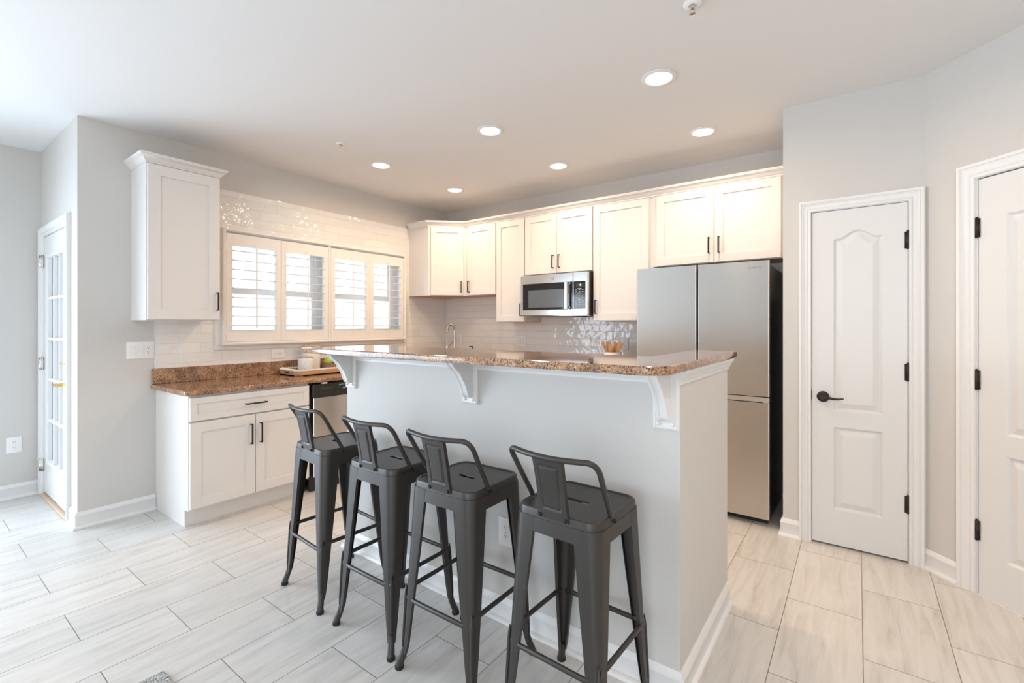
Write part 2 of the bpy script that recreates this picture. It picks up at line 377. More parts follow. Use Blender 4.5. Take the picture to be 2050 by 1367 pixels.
# door casings (mitred, stepped profile). path plane = (along wall, z), h = out from the wall
CAS = [(0, 0), (0, 0.010), (0.004, 0.014), (0.010, 0.0145), (0.0135, 0.012), (0.015, 0.0085), (0.018, 0.0085), (0.020, 0.012), (0.030, 0.013), (0.038, 0.0165), (0.044, 0.0215), (0.0465, 0.0185), (0.049, 0.0185), (0.051, 0.0235), (0.058, 0.0255), (0.064, 0.024), (0.064, 0)]
def casing(name, a0, a1, zt, mp, width=0.064):
    k = width / 0.064
    return struct(name, MB().sweep([(a0, 0.0), (a0, zt), (a1, zt), (a1, 0.0)], [(-o * k, h) for o, h in CAS], mp), 'trim', angle=50)
casing('trim_1', 3.9215 - 0.004, 4.3805 + 0.004, 2.05, lambda a, b, h: (a, YP - h, b))
casing('trim_2', 0.246, 1.037, 2.084, lambda a, b, h: tuple(DIAG @ Vector((a, -h, b))), 0.074)
casing('trim_3', -1.052, -0.232, 2.05, lambda a, b, h: (a, YH - h, b), 0.06)
# jambs
mb = MB(); mb.box(PX0, 3.9195, YP + 0.0, YP + 0.05, 0, 2.057); mb.box(4.3825, PX1, YP, YP + 0.05, 0, 2.057); mb.box(3.9195, 4.3825, YP, YP + 0.05, 2.047, 2.057)
struct('trim_4', mb, 'trim')
mb = MB(DIAG); mb.box(GS0, 0.2525, 0, 0.05, 0, GZ); mb.box(1.0305, GS1, 0, 0.05, 0, GZ); mb.box(0.2525, 1.0305, 0, 0.05, 2.082, GZ)
struct('trim_5', mb, 'trim')
mb = MB(); mb.box(DX0, -1.046, YH, YH + 0.15, 0, DZ); mb.box(-0.234, DX1, YH, YH + 0.15, 0, DZ); mb.box(-1.046, -0.234, YH, YH + 0.15, 2.045, DZ)
struct('trim_6', mb, 'trim')
struct('trim_7', box(-1.046, -0.234, YH - 0.02, YH + 0.12, 0.0, 0.018, 0.004), 'threshold')

struct('light_block_1', box(PX0, PX1, YP + 0.05, YP + 0.11, 0, PZ), 'trim')  # unseen slab added behind the pantry door to stop light through its gaps
struct('light_block_2', MB(DIAG).box(GS0, GS1, 0.05, 0.12, 0, GZ), 'trim')  # same added slab behind the diagonal door, keeps outdoor light out of its gaps

# ------------------------------------------------------------------ panelled doors
def panel_door(mb, w, h, t, panels, nt=20):
    """face toward -y at y=0; panels: (x0, x1, z0, zshoulder, rise)"""
    def outline(p, d):
        x0, x1, z0, z1, rise = p; pts = [(x0 + d, z0 + d), (x1 - d, z0 + d)]
        for i in range(nt + 1):
            q = 1 - i / nt; x = x0 + d + (x1 - x0 - 2 * d) * q; u = abs(q - 0.5) * 2
            b = 0.5 + 0.5 * math.cos(math.pi * min(1, u / 0.86))
            pts.append((x, z1 - d + rise * b))
        return pts
    bm = mb.bm
    fe = []
    ov = [mb.v((x, 0, z)) for x, z in ((0, 0), (w, 0), (w, h), (0, h))]
    fe += [bm.edges.new((ov[i], ov[(i + 1) % 4])) for i in range(4)]
    for p in panels:
        prev = [mb.v((x, 0, z)) for x, z in outline(p, 0)]
        fe += [bm.edges.new((prev[i], prev[(i + 1) % len(prev)])) for i in range(len(prev))]
        for d, dep in ((0.003, 0.002), (0.010, 0.012), (0.015, 0.013), (0.041, 0.003), (0.045, 0.0015)):
            cur = [mb.v((x, dep, z)) for x, z in outline(p, d)]
            for i in range(len(cur)): mb.f([prev[i], prev[(i + 1) % len(cur)], cur[(i + 1) % len(cur)], cur[i]])
            prev = cur
        mb.f(prev)
    bmesh.ops.triangle_fill(bm, use_beauty=True, use_dissolve=False, edges=fe)
    bv = [mb.v((x, t, z)) for x, z in ((0, 0), (w, 0), (w, h), (0, h))]
    for i in range(4): mb.f([ov[i], ov[(i + 1) % 4], bv[(i + 1) % 4], bv[i]])
    mb.f(bv[::-1])
    return mb
def hinge(root, mtx, x, zc, h=0.1):
    mb = MB(mtx); mb.tube([(x, -0.005, zc - h / 2), (x, -0.005, zc + h / 2)], 0.0065, 10); mb.box(x - 0.014, x + 0.012, -0.0025, 0.001, zc - h / 2 + 0.003, zc + h / 2 - 0.003)
    mb.tube([(x, -0.005, zc + h / 2), (x, -0.005, zc + h / 2 + 0.005)], 0.004, 8)
    return mb.build('hinge', 'bronze', root)
# pantry door (door_2)
root = sroot('door_2', (3.923, YP, 0.0))
T = Matrix.Translation((3.923, YP + 0.002, 0.012))
panel_door(MB(T), 0.456, 2.032, 0.035, [(0.110, 0.345, 0.216, 0.716, 0.0), (0.110, 0.345, 0.816, 1.859, 0.047)]).build('door_leaf', 'door', root, angle=25)
for zc in (1.829, 1.081, 0.334): hinge(root, Matrix.Translation((0, YP, 0)), 4.380, zc)
mb = MB(); c = (3.980, YP, 0.908)
mb.lathe([(0.033, 0.002), (0.033, -0.006), (0.030, -0.012), (0.024, -0.016), (0.013, -0.018), (0.012, -0.045), (0.009, -0.05)], c, 28, 'y')
mb.tube([(3.980, YP - 0.043, 0.910), (4.000, YP - 0.046, 0.910), (4.030, YP - 0.047, 0.903), (4.060, YP - 0.047, 0.903), (4.085, YP - 0.047, 0.909)], 0.007, 10, True, [0.009, 0.0085, 0.0075, 0.006, 0.003])
mb.build('lever_handle', 'bronze', root)
box(3.9185, 3.9235, YP - 0.0015, YP + 0.012, 0.885, 0.945).build('strike_plate', 'bronze', root)
# diagonal closet door (door_3)
root = sroot('door_3', tuple(DIAG @ Vector((0.256, 0, 0))))
T = DIAG @ Matrix.Translation((0.256, 0.002, 0.004))
panel_door(MB(T), 0.772, 2.072, 0.035, [(0.116, 0.656, 0.205, 0.716, 0.0), (0.116, 0.656, 0.816, 1.877, 0.075)], 28).build('door_leaf', 'door', root, angle=25)
for zc in (1.835, 1.073, 0.320): hinge(root, DIAG, 0.2525, zc)
struct('trim_8', MB(DIAG).box(0.2525, 1.0305, -0.006, 0.06, 0, 0.003), 'trim')

# hall french door (door_1): leaf x -1.043..-0.237, z 0.03..2.04
root = sroot('door_1', (-0.64, YH, 0.0))
lx0, lx1, lz0, lz1, gx0, gx1, gz0, gz1 = -1.043, -0.237, 0.028, 2.040, -0.885, -0.352, 0.300, 1.868
mb = MB(); y0, y1 = YH + 0.004, YH + 0.046
mb.box(lx0, gx0, y0, y1, lz0, lz1); mb.box(gx1, lx1, y0, y1, lz0, lz1); mb.box(gx0, gx1, y0, y1, lz0, gz0); mb.box(gx0, gx1, y0, y1, gz1, lz1)
mb.build('door_leaf', 'trim', root)
mb = MB(); mb.sweep([(gx0, gz0), (gx0, gz1), (gx1, gz1), (gx1, gz0)], [(0.03, 0), (0.03, 0.008), (0.02, 0.014), (0.006, 0.014), (0, 0.006), (0, 0)], lambda a, b, h: (a, y0 - h, b), closed=True, side=-1)
mb.build('glazing_frame', 'trim', root, angle=40)
mb = MB()
for i in (1, 2): x = gx0 + (gx1 - gx0) * i / 3; mb.box(x - 0.011, x + 0.011, y0 - 0.004, y1 + 0.004, gz0, gz1, 0.003)
for i in range(1, 5): z = gz0 + (gz1 - gz0) * i / 5; mb.box(gx0, gx1, y0 - 0.0035, y1 + 0.0035, z - 0.011, z + 0.011, 0.003)
mb.build('muntin_grid', 'trim', root)
box(gx0, gx1, YH + 0.022, YH + 0.027, gz0, gz1).build('glass_pane', 'glass', root)
for zc in (1.850, 1.042, 0.240):
    mb = MB(); mb.tube([(-1.048, YH - 0.006, zc - 0.05), (-1.048, YH - 0.006, zc + 0.05)], 0.007, 10); mb.box(-1.068, -1.046, YH - 0.0275, YH + 0.003, zc - 0.046, zc + 0.046)
    mb.build('hinge', 'chrome', root)
mb = MB(); mb.lathe([(0.032, 0.004), (0.032, -0.006), (0.022, -0.012), (0.012, -0.014), (0.011, -0.055), (0.008, -0.06)], (-0.272, YH, 0.934), 24, 'y')
mb.tube([(-0.272, YH - 0.054, 0.934), (-0.30, YH - 0.058, 0.934), (-0.345, YH - 0.056, 0.930), (-0.385, YH - 0.056, 0.932)], 0.008, 10, True, [0.010, 0.009, 0.008, 0.007]); mb.build('lever_handle', 'brass', root)
mb = MB(); mb.lathe([(0.030, 0.004), (0.030, -0.006), (0.020, -0.014), (0.010, -0.016)], (-0.272, YH, 1.079), 24, 'y'); mb.box(-0.292, -0.252, YH - 0.034, YH - 0.014, 1.073, 1.085, 0.003); mb.build('deadbolt', 'brass', root)

# ------------------------------------------------------------------ tiled backsplash (fixed to the walls)
TY0 = -3.02
mb = MB()
mb.box(0, 0.009, TY0, WY0, 1.027, 2.447); mb.box(0, 0.009, WY1, -0.009, 1.027, 2.447); mb.box(0, 0.009, WY0, WY1, 1.027, WZ0); mb.box(0, 0.009, WY0, WY1, WZ1, 2.447)
mb.build('tile_backsplash', 'tile_y', wall_window)
box(0.0, 3.0 - 0.26, -0.009, 0.0, 1.027, 1.86).build('tile_backsplash', 'tile_x', wall_back)
box(0.0, 0.0105, TY0 - 0.008, TY0, 1.027, 2.447).build('tile_edge_strip', 'trim', wall_window)

# ------------------------------------------------------------------ windows behind the shutters
def window(name, a0, a1):
    root = sroot(name, (-0.1, (a0 + a1) / 2, WZ0))
    mb = MB(); f = 0.045
    mb.box(-0.145, -0.075, a0, a0 + f, WZ0, WZ1); mb.box(-0.145, -0.075, a1 - f, a1, WZ0, WZ1); mb.box(-0.145, -0.075, a0 + f, a1 - f, WZ0, WZ0 + 0.04); mb.box(-0.145, -0.075, a0 + f, a1 - f, WZ1 - 0.035, WZ1)
    mb.build('window_frame', 'vinyl', root)
    for nm, z0, z1, xx in (('upper_sash', 1.612, WZ1 - 0.035, -0.125), ('lower_sash', WZ0 + 0.04, 1.655, -0.098)):
        mb = MB(); s = 0.034; b0, b1 = a0 + f, a1 - f
        mb.box(xx - 0.013, xx + 0.013, b0, b0 + s, z0, z1, 0.003); mb.box(xx - 0.013, xx + 0.013, b1 - s, b1, z0, z1, 0.003)
        mb.box(xx - 0.013, xx + 0.013, b0 + s, b1 - s, z0, z0 + 0.042, 0.003); mb.box(xx - 0.013, xx + 0.013, b0 + s, b1 - s, z1 - 0.042, z1, 0.003)
        sash = mb.build(nm, 'vinyl', root)
        box(xx - 0.003, xx + 0.003, b0 + s, b1 - s, z0 + 0.042, z1 - 0.042).build('window_pane', 'glass', sash)
window('window_1', WY0, -1.665)
window('window_2', -1.615, WY1)
mb = MB(); mb.box(-0.075, -0.004, WY0, WY0 + 0.006, WZ0, WZ1); mb.box(-0.075, -0.004, WY1 - 0.006, WY1, WZ0, WZ1); mb.box(-0.075, -0.004, WY0, WY1, WZ1 - 0.006, WZ1); mb.box(-0.075, -0.004, WY0, WY1, WZ0, WZ0 + 0.006)
struct('trim_13', mb, 'trim')
struct('trim_9', box(-0.15, -0.01, -1.665, -1.615, WZ0, WZ1), 'trim')

# ------------------------------------------------------------------ plantation shutters
mb = MB()
mb.sweep([(-2.588, 1.183), (-2.588, 2.132), (-0.697, 2.132), (-0.697, 1.183)], [(0, 0.009), (0, 0.062), (0.006, 0.066), (0.016, 0.066), (0.022, 0.058), (0.024, 0.050), (0.024, 0.009)], lambda a, b, h: (h, a, b), closed=True, side=1)
mb.box(0.009, 0.05, -1.652, -1.629, 1.2, 2.11)
mb.box(0.009, 0.022, -2.636, -0.671, 1.146, 1.183, 0.003); mb.box(0.009, 0.022, -2.636, -2.588, 1.183, 2.132, 0.003)
struct('trim_10', mb, 'shutter', angle=40)
def shutter(a0, a1, label, hinge_side):
    root = thing('plantation_shutter', (0.035, (a0 + a1) / 2, 1.208), label, 'shutter', 'white plantation shutters over the kitchen window')
    x0, x1, st = 0.022, 0.050, 0.048; g = 0.0015
    for s0, s1 in ((a0 + g, a0 + st), (a1 - st, a1 - g)): box(x0, x1, s0, s1, 1.209, 2.094, 0.002).build('stile', 'shutter', root)
    for z0, z1 in ((1.209, 1.307), (1.996, 2.094)): box(x0 + 0.001, x1 - 0.001, a0 + st, a1 - st, z0, z1).build('rail', 'shutter', root)
    for k in range(9):
        z = 1.345 + 0.0764 * k; mb = MB(); n = 14; R = []
        for yy in (a0 + st + 0.001, a1 - st - 0.001):
            ring = []
            for i in range(n):
                t = i * 2 * math.pi / n; px = 0.041 * math.cos(t); pz = 0.0052 * math.sin(t); an = math.radians(3.0)
                ring.append((0.036 + px * math.cos(an) + pz * math.sin(an), yy, z - px * math.sin(an) + pz * math.cos(an)))
            R.append(ring)
        mb.loft(R); mb.build('louver', 'shutter', root)
    yc = (a0 + a1) / 2
    box(0.0795, 0.0905, yc - 0.0065, yc + 0.0065, 1.320, 1.986, 0.003).build('tilt_rod', 'shutter', root)
    mb = MB(); mb.tube([(0.049, yc - 0.004, 2.015), (0.058, yc - 0.004, 2.017), (0.058, yc + 0.004, 2.017), (0.049, yc + 0.004, 2.015)], 0.0015, 6); mb.build('rod_staple', 'chrome', root)
    yh = a0 if hinge_side < 0 else a1
    for zc in (1.98, 1.30):
        mb = MB(); mb.tube([(0.053, yh, zc - 0.032), (0.053, yh, zc + 0.032)], 0.004, 8); mb.build('hinge', 'shutter', root)
    return root
shutter(-2.563, -2.1135, 'white louvered shutter panel closest to the tall single wall cabinet', -1)
shutter(-2.1125, -1.653, 'white louvered shutter panel second from the single wall cabinet', 1)
shutter(-1.628, -1.1785, 'white louvered shutter panel third from the single wall cabinet', -1)
shutter(-1.1775, -0.726, 'white louvered shutter panel closest to the corner wall cabinet', 1)

# ------------------------------------------------------------------ outside the window
struct('ground', box(-30, XL - 0.16, -30, 30, -0.5, -0.35), 'ground')
root = thing('neighbouring_house', (-7.5, -0.5, -0.35), 'pale neighbouring house faintly seen through the shutter louvers', 'house')
mb = MB(); mb.box(-11, -7.5, -6.5, 5.5, -0.35, 2.35); 
for k in range(13): z = -0.2 + 0.19 * k; mb.box(-7.5, -7.48, -6.5, 5.5, z, z + 0.175)
mb.build('siding_wall', 'house', root)
mb = MB(); mb.prism([(-6.9, 2.3), (-9.25, 3.9), (-11.6, 2.3)], lambda p: (p[0], -6.8, p[1]), lambda p: (p[0], 5.8, p[1])); mb.build('roof', 'house_roof', root)
for yy in (-3.6, -1.9, 0.2, 1.9):
    f = MB(); f.box(-7.48, -7.42, yy - 0.45, yy + 0.45, 0.75, 1.9); fo = f.build('house_window', 'trim', root)
    box(-7.42, -7.41, yy - 0.38, yy + 0.38, 0.82, 1.83).build('house_window_pane', 'house_glass', fo)

# ------------------------------------------------------------------ cabinets
def frame_mtx(o, u, n):
    """local x = u (along the face), local y = into the cabinet (-n), local z = up"""
    u = Vector(u); i = -Vector(n)
    return Matrix(((u.x, i.x, 0, o[0]), (u.y, i.y, 0, o[1]), (u.z, i.z, 1, o[2]), (0, 0, 0, 1)))
def shaker(mtx, x0, x1, z0, z1, parent, name='door', st=0.062, t=0.02, material='cabinet'):
    """front at local y=0"""
    mb = MB(mtx); bm = mb.bm
    def ring(d, y): return [mb.v(p) for p in ((x0 + d, y, z0 + d), (x1 - d, y, z0 + d), (x1 - d, y, z1 - d), (x0 + d, y, z1 - d))]
    rs = [ring(0, t), ring(0, 0.002), ring(0.002, 0), ring(st - 0.0005, 0), ring(st + 0.001, 0.009)]
    for a, b in zip(rs, rs[1:]):
        for i in range(4): mb.f([a[i], a[(i + 1) % 4], b[(i + 1) % 4], b[i]])
    mb.f(rs[-1]); mb.f(rs[0][::-1])
    return mb.build(name, material, parent, angle=20)
def pull(mtx, x, z, length, parent, horiz=False):
    mb = MB(mtx); h = length / 2
    if horiz:
        mb.box(x - h, x + h, -0.034, -0.025, z - 0.005, z + 0.005, 0.0012)
        for s in (-1, 1): mb.box(x + s * (h - 0.004) - 0.004, x + s * (h - 0.004) + 0.004, -0.026, 0.0, z - 0.004, z + 0.004)
    else:
        mb.box(x - 0.005, x + 0.005, -0.034, -0.025, z - h, z + h, 0.0012)
        for s in (-1, 1): mb.box(x - 0.004, x + 0.004, -0.026, 0.0, z + s * (h - 0.004) - 0.004, z + s * (h - 0.004) + 0.004)
    return mb.build('handle', 'black', parent)
CROWN = [(0, 0), (0.006, 0), (0.007, 0.010), (0.012, 0.013), (0.018, 0.022), (0.030, 0.038), (0.040, 0.043), (0.041, 0.050), (0.044, 0.052), (0.044, 0.060), (0, 0.060)]
# single tall cabinet on the window wall
root = thing('wall_cabinet', (0.16, -2.94, 1.38), 'tall white single-door wall cabinet between the switch plate wall and the shutters', 'cabinet')
mb = MB(); mb.box(0.0, 0.308, -3.163, -2.716, 1.381, 2.445); mb.build('cabinet_box', 'cabinet', root)
T = frame_mtx((0.330, -3.163, 0), (0, 1, 0), (1, 0, 0))
d = shaker(T, 0.004, 0.444, 1.386, 2.436, root, 'door', 0.072); pull(T, 0.4225, 1.522, 0.135, d)
MB().sweep([(0.0, -3.163), (0.312, -3.163), (0.312, -2.716), (0.0, -2.716)], [(o, 2.442 + h) for o, h in CROWN], XYZ).build('crown_moulding', 'cabinet', root, angle=40)
# run on the back wall
YF = -0.332
def wall_cab(x0, x1, z0, label, doors, z1=2.44, pulls=(), drop=0.0):
    root = thing('wall_cabinet', ((x0 + x1) / 2, -0.16, z0), label, 'cabinet')
    MB().box(x0 + 0.0005, x1 - 0.0005, YF + 0.021, -0.0095 if z0 < 1.8 else 0.0, z0 + 0.0015, z1).build('cabinet_box', 'cabinet', root)
    box(x0 + 0.002, x1 - 0.002, YF + 0.023, -0.011, z0 - 0.001, z0 + 0.0015).build('underside', 'cab_wood', root)
    T = frame_mtx((0, YF, 0), (1, 0, 0), (0, -1, 0))
    for (a, b), (px, pz) in zip(doors, pulls):
        dd = shaker(T, a, b, z0 + 0.004, z1 - 0.008, root); pull(T, px, pz, 0.128, dd)
    return root
wall_cab(0.622, 1.054, 1.672, 'white short wall cabinet between the diagonal corner cabinet and a longer one', [(0.652, 1.047)], pulls=[(0.682, 1.772)])
wall_cab(1.056, 1.426, 1.378, 'long narrow white wall cabinet with its pull beside the microwave door', [(1.062, 1.421)], pulls=[(1.392, 1.502)])
wall_cab(1.428, 2.190, 1.846, 'white double-door wall cabinet directly above the microwave', [(1.435, 1.803), (1.808, 2.183)], pulls=[(1.772, 1.962), (1.840, 1.962)])
wall_cab(2.192, 2.735, 1.384, 'long wide white wall cabinet between microwave and refrigerator', [(2.198, 2.718)], pulls=[(2.228, 1.512)])
wall_cab(2.752, 3.7645, 1.838, 'wide white double-door wall cabinet above the refrigerator', [(2.785, 3.240), (3.248, 3.703)], pulls=[(3.208, 1.975), (3.280, 1.975)])
# tall side panel between cabinet and refrigerator
tag(box(2.7355, 2.7515, YF + 0.02, -0.0095, 1.384, 2.44).build('cabinet_filler_panel', 'cabinet'), 'slim white filler panel between wide wall cabinet and over-fridge cabinet', 'panel')
# diagonal corner cabinet
root = thing('corner_wall_cabinet', (0.30, -0.30, 1.67), 'white diagonal corner wall cabinet above the sink faucet', 'cabinet')
poly = [(0.0095, -0.0095), (0.0095, -0.608), (0.318, -0.608), (0.620, -0.312), (0.620, -0.0095)]
MB().prism(poly, lambda p: (p[0], p[1], 1.6735), lambda p: (p[0], p[1], 2.44)).build('cabinet_box', 'cabinet', root, angle=20)
sp = [(0.012, -0.012), (0.012, -0.605), (0.317, -0.605), (0.617, -0.310), (0.617, -0.012)]
MB().prism(sp, lambda p: (p[0], p[1], 1.671), lambda p: (p[0], p[1], 1.6735)).build('underside', 'cab_wood', root, angle=20)
T = frame_mtx((0.318 + 0.0145, -0.608 - 0.0145, 0), (R2, R2, 0), (R2, -R2, 0))
d = shaker(T, 0.032, 0.392, 1.676, 2.432, root, 'door', 0.060); pull(T, 0.362, 1.772, 0.128, d)
struct('trim_11', MB().sweep([(0.0095, -0.612), (0.318, -0.612), (0.617, -0.316), (3.7645, -0.316)], [(o, 2.438 + h) for o, h in CROWN], XYZ), 'cabinet', angle=40)

# base cabinets
def base_cab(y0, y1, label):
    root = thing('base_cabinet', (0.3, (y0 + y1) / 2, 0.0), label, 'cabinet')
    mb = MB(); mb.box(0.002, 0.607, y0, y1, 0.118, 0.880); mb.box(0.002, 0.545, y0, y1, 0.0, 0.118); mb.build('cabinet_box', 'cabinet', root)
    T = frame_mtx((0.630, y0, 0), (0, 1, 0), (1, 0, 0)); w = y1 - y0
    d = shaker(T, 0.004, w - 0.004, 0.711, 0.866, root, 'drawer', 0.042); pull(T, w / 2, 0.785, 0.148, d, True)
    h = w / 2
    d = shaker(T, 0.004, h - 0.002, 0.132, 0.700, root, 'door', 0.066); pull(T, h - 0.034, 0.565, 0.145, d)
    d = shaker(T, h + 0.002, w - 0.004, 0.132, 0.700, root, 'door', 0.066); pull(T, h + 0.034, 0.565, 0.145, d)
    return root
base_cab(-3.020, -2.184, 'white base cabinet with one drawer and two doors beside the dishwasher')
# hidden run behind the bar: kept plain
root = thing('sink_base_cabinet', (0.5, -0.6, 0.0), 'white corner sink base cabinet under the faucet', 'cabinet')
poly = [(0.022, -0.022), (0.022, -1.572), (0.607, -1.572), (0.607, -0.98), (0.98, -0.607), (1.35, -0.607), (1.35, -0.022)]
MB().prism(poly, lambda p: (p[0], p[1], 0.0), lambda p: (p[0], p[1], 0.880)).build('cabinet_box', 'cabinet', root, angle=20)
T = frame_mtx((0.607 + 0.0145, -0.98 - 0.0145, 0), (R2, R2, 0), (R2, -R2, 0)); d = shaker(T, 0.03, 0.50, 0.132, 0.866, root); pull(T, 0.46, 0.75, 0.13, d)
root = thing('base_cabinet', (2.05, -0.3, 0.0), 'long white base cabinet under the back counter with the utensil crock', 'cabinet')
MB().box(1.352, 2.735, -0.607, -0.022, 0.0, 0.880).build('cabinet_box', 'cabinet', root)
T = frame_mtx((1.352, -0.630, 0), (1, 0, 0), (0, -1, 0))
for k in range(3): d = shaker(T, 0.004 + 0.461 * k, 0.457 + 0.461 * k, 0.132, 0.866, root); pull(T, 0.42 + 0.461 * k, 0.76, 0.13, d)

# ------------------------------------------------------------------ worktops
def slab(mb, poly, z0, z1, r=0.005):
    n = len(poly)
    c = [Vector(p) for p in poly]
    area2 = sum(c[i].x * c[(i + 1) % n].y - c[(i + 1) % n].x * c[i].y for i in range(n))
    sgn = 1 if area2 > 0 else -1
    def off(d):
        out = []
        for i in range(n):
            d0 = (c[i] - c[i - 1]).normalized(); d1 = (c[(i + 1) % n] - c[i]).normalized()
            n0 = Vector((-d0.y, d0.x)) * sgn; n1 = Vector((-d1.y, d1.x)) * sgn; m = n0 + n1; m = m / max(0.3, m.dot(n0)); out.append(c[i] + m * d)
        return out
    rings = []
    for d, z in ((r, z0), (r * 0.3, z0 + r * 0.3), (0, z0 + r), (0, z1 - r), (r * 0.3, z1 - r * 0.3), (r, z1)):
        rings.append([(p.x, p.y, z) for p in off(d)])
    mb.loft(rings); return mb
def rounded(poly, radii, n=8):
    out = []
    for i, p in enumerate(poly):
        r = radii[i]; p = Vector(p)
        if r <= 0: out.append(tuple(p)); continue
        a = (Vector(poly[i - 1]) - p).normalized(); b = (Vector(poly[(i + 1) % len(poly)]) - p).normalized()
        p0, p1 = p + a * r, p + b * r
        for k in range(n + 1):
            t = k / n; out.append(tuple((1 - t) ** 2 * p0 + 2 * t * (1 - t) * (p * 0.82 + (p0 + p1) * 0.09) + t * t * p1))
    return out
root = thing('kitchen_worktop', (0.33, -1.5, 0.88), 'brown granite worktop running along the tiled walls', 'worktop')
poly = [(0.0, -3.050), (0.645, -3.050), (0.645, -0.98), (0.98, -0.645), (2.735, -0.645), (2.735, 0.0), (0.0, 0.0)]
slab(MB(), rounded(poly, [0, 0.03, 0, 0, 0, 0, 0]), 0.882, 0.914, 0.006).build('counter_slab', 'granite', root, angle=40)
tag(MB().box(0.0, 0.021, -3.047, 0.0, 0.9145, 1.027, 0.002).build('granite_upstand', 'granite'), 'brown granite upstand under the shutters and switch plate', 'upstand')
tag(MB().box(0.0215, 2.735, -0.021, 0.0, 0.9145, 1.027, 0.002).build('granite_upstand', 'granite'), 'brown granite upstand behind the faucet and utensil crock', 'upstand')
poly = [(1.625, -2.822), (3.682, -2.822), (3.682, -1.735), (3.470, -1.735), (3.470, -2.352), (1.625, -2.352)]
bar = slab(MB(), rounded(poly, [0.02, 0.085, 0.03, 0.02, 0.035, 0.02]), IZ + 0.0005, IZ + 0.030, 0.005).build('breakfast_bar_counter', 'granite', None, angle=40)
tag(bar, 'raised L-shaped brown granite bar top on the island half wall', 'worktop')
# moulding under the bar top
struct('trim_12', MB().sweep([(IX0, IYF + 0.12), (IX0, IYF), (IX1, IYF), (IX1, IYB)], [(0, 1.136), (0.007, 1.136), (0.009, 1.146), (0.014, 1.150), (0.017, 1.160), (0.028, 1.176), (0.031, 1.180), (0.031, 1.1895), (0, 1.1895)], XYZ), 'trim', angle=40)

# ------------------------------------------------------------------ corbels
def corbel(xc, label):
    yf = IYF
    root = thing('corbel', (xc, yf, 0.97), label, 'corbel', 'white scrolled corbels under the bar')
    mb = MB(); mb.sweep([(xc - 0.047, 0.970), (xc - 0.047, 1.189), (xc + 0.047, 1.189), (xc + 0.047, 0.970)], [(0, 0), (0, 0.012), (0.007, 0.019), (0.011, 0.019), (0.011, 0)], lambda a, b, h: (a, yf - h, b), closed=True, side=1)
    mb.box(xc - 0.0362, xc + 0.0362, yf - 0.0165, yf, 0.981, 1.178); mb.build('back_plate', 'trim', root, angle=40)
    pr = [(0.012, 1.1895), (0.172, 1.1895), (0.166, 1.180), (0.156, 1.170), (0.149, 1.158), (0.134, 1.145), (0.116, 1.131), (0.103, 1.118), (0.094, 1.104), (0.087, 1.092), (0.083, 1.086), (0.073, 1.074), (0.064, 1.056), (0.057, 1.036), (0.051, 1.020), (0.044, 1.009), (0.034, 1.002), (0.024, 1.001), (0.012, 1.004)]
    def ins(p, k):  # pull the outline inward for the beaded edge
        return (0.012 + (p[0] - 0.012) * k, 1.1895 - (1.1895 - p[1]) * (0.5 + 0.5 * k))
    mb = MB()
    mb.loft([[(xc + s, yf - q[0], q[1]) for q in [ins(p, k) for p in pr]] for s, k in ((-0.021, 0.93), (-0.021, 0.985), (-0.018, 1.0), (-0.012, 0.985), (-0.009, 0.95), (0.009, 0.95), (0.012, 0.985), (0.018, 1.0), (0.021, 0.985), (0.021, 0.93))])
    mb.build('scroll_bracket', 'trim', root, angle=30)
    for s in (-1, 1): MB().lathe([(0.0085, -0.016), (0.0085, -0.019), (0.007, -0.023), (0.004, -0.0255), (0.001, -0.026)], (xc + s * 0.026, yf, 0.993), 16, 'y').build('button', 'trim', root)
    return root
corbel(1.698, 'white scrolled bar corbel closest to the dishwasher')
corbel(2.652, 'white scrolled bar corbel midway along the island front')
corbel(3.5935, 'white scrolled bar corbel at the rounded bar corner facing the fridge side')

# ------------------------------------------------------------------ lettering helper
def lettering(text, size, mtx, name, material, parent, depth=0.0006):
    cu = bpy.data.curves.new(name, 'FONT'); cu.body = text; cu.size = size; cu.extrude = depth; cu.align_x = 'CENTER'; cu.align_y = 'CENTER'
    tmp = bpy.data.objects.new(name, cu); COL.objects.link(tmp)
    dg = bpy.context.evaluated_depsgraph_get(); me = bpy.data.meshes.new_from_object(tmp.evaluated_get(dg))
    COL.objects.unlink(tmp); bpy.data.objects.remove(tmp)
    # font plane (x right, y up, z out) -> world
    me.transform(mtx); me.transform(Matrix.Translation(-origin(parent)))
    me.materials.clear(); me.materials.append(M[material])
    o = bpy.data.objects.new(name, me); COL.objects.link(o); o.parent = parent; return o
FACE_Y = lambda x, y, z: Matrix(((1, 0, 0, x), (0, 0, -1, y), (0, 1, 0, z), (0, 0, 0, 1)))      # facing -y

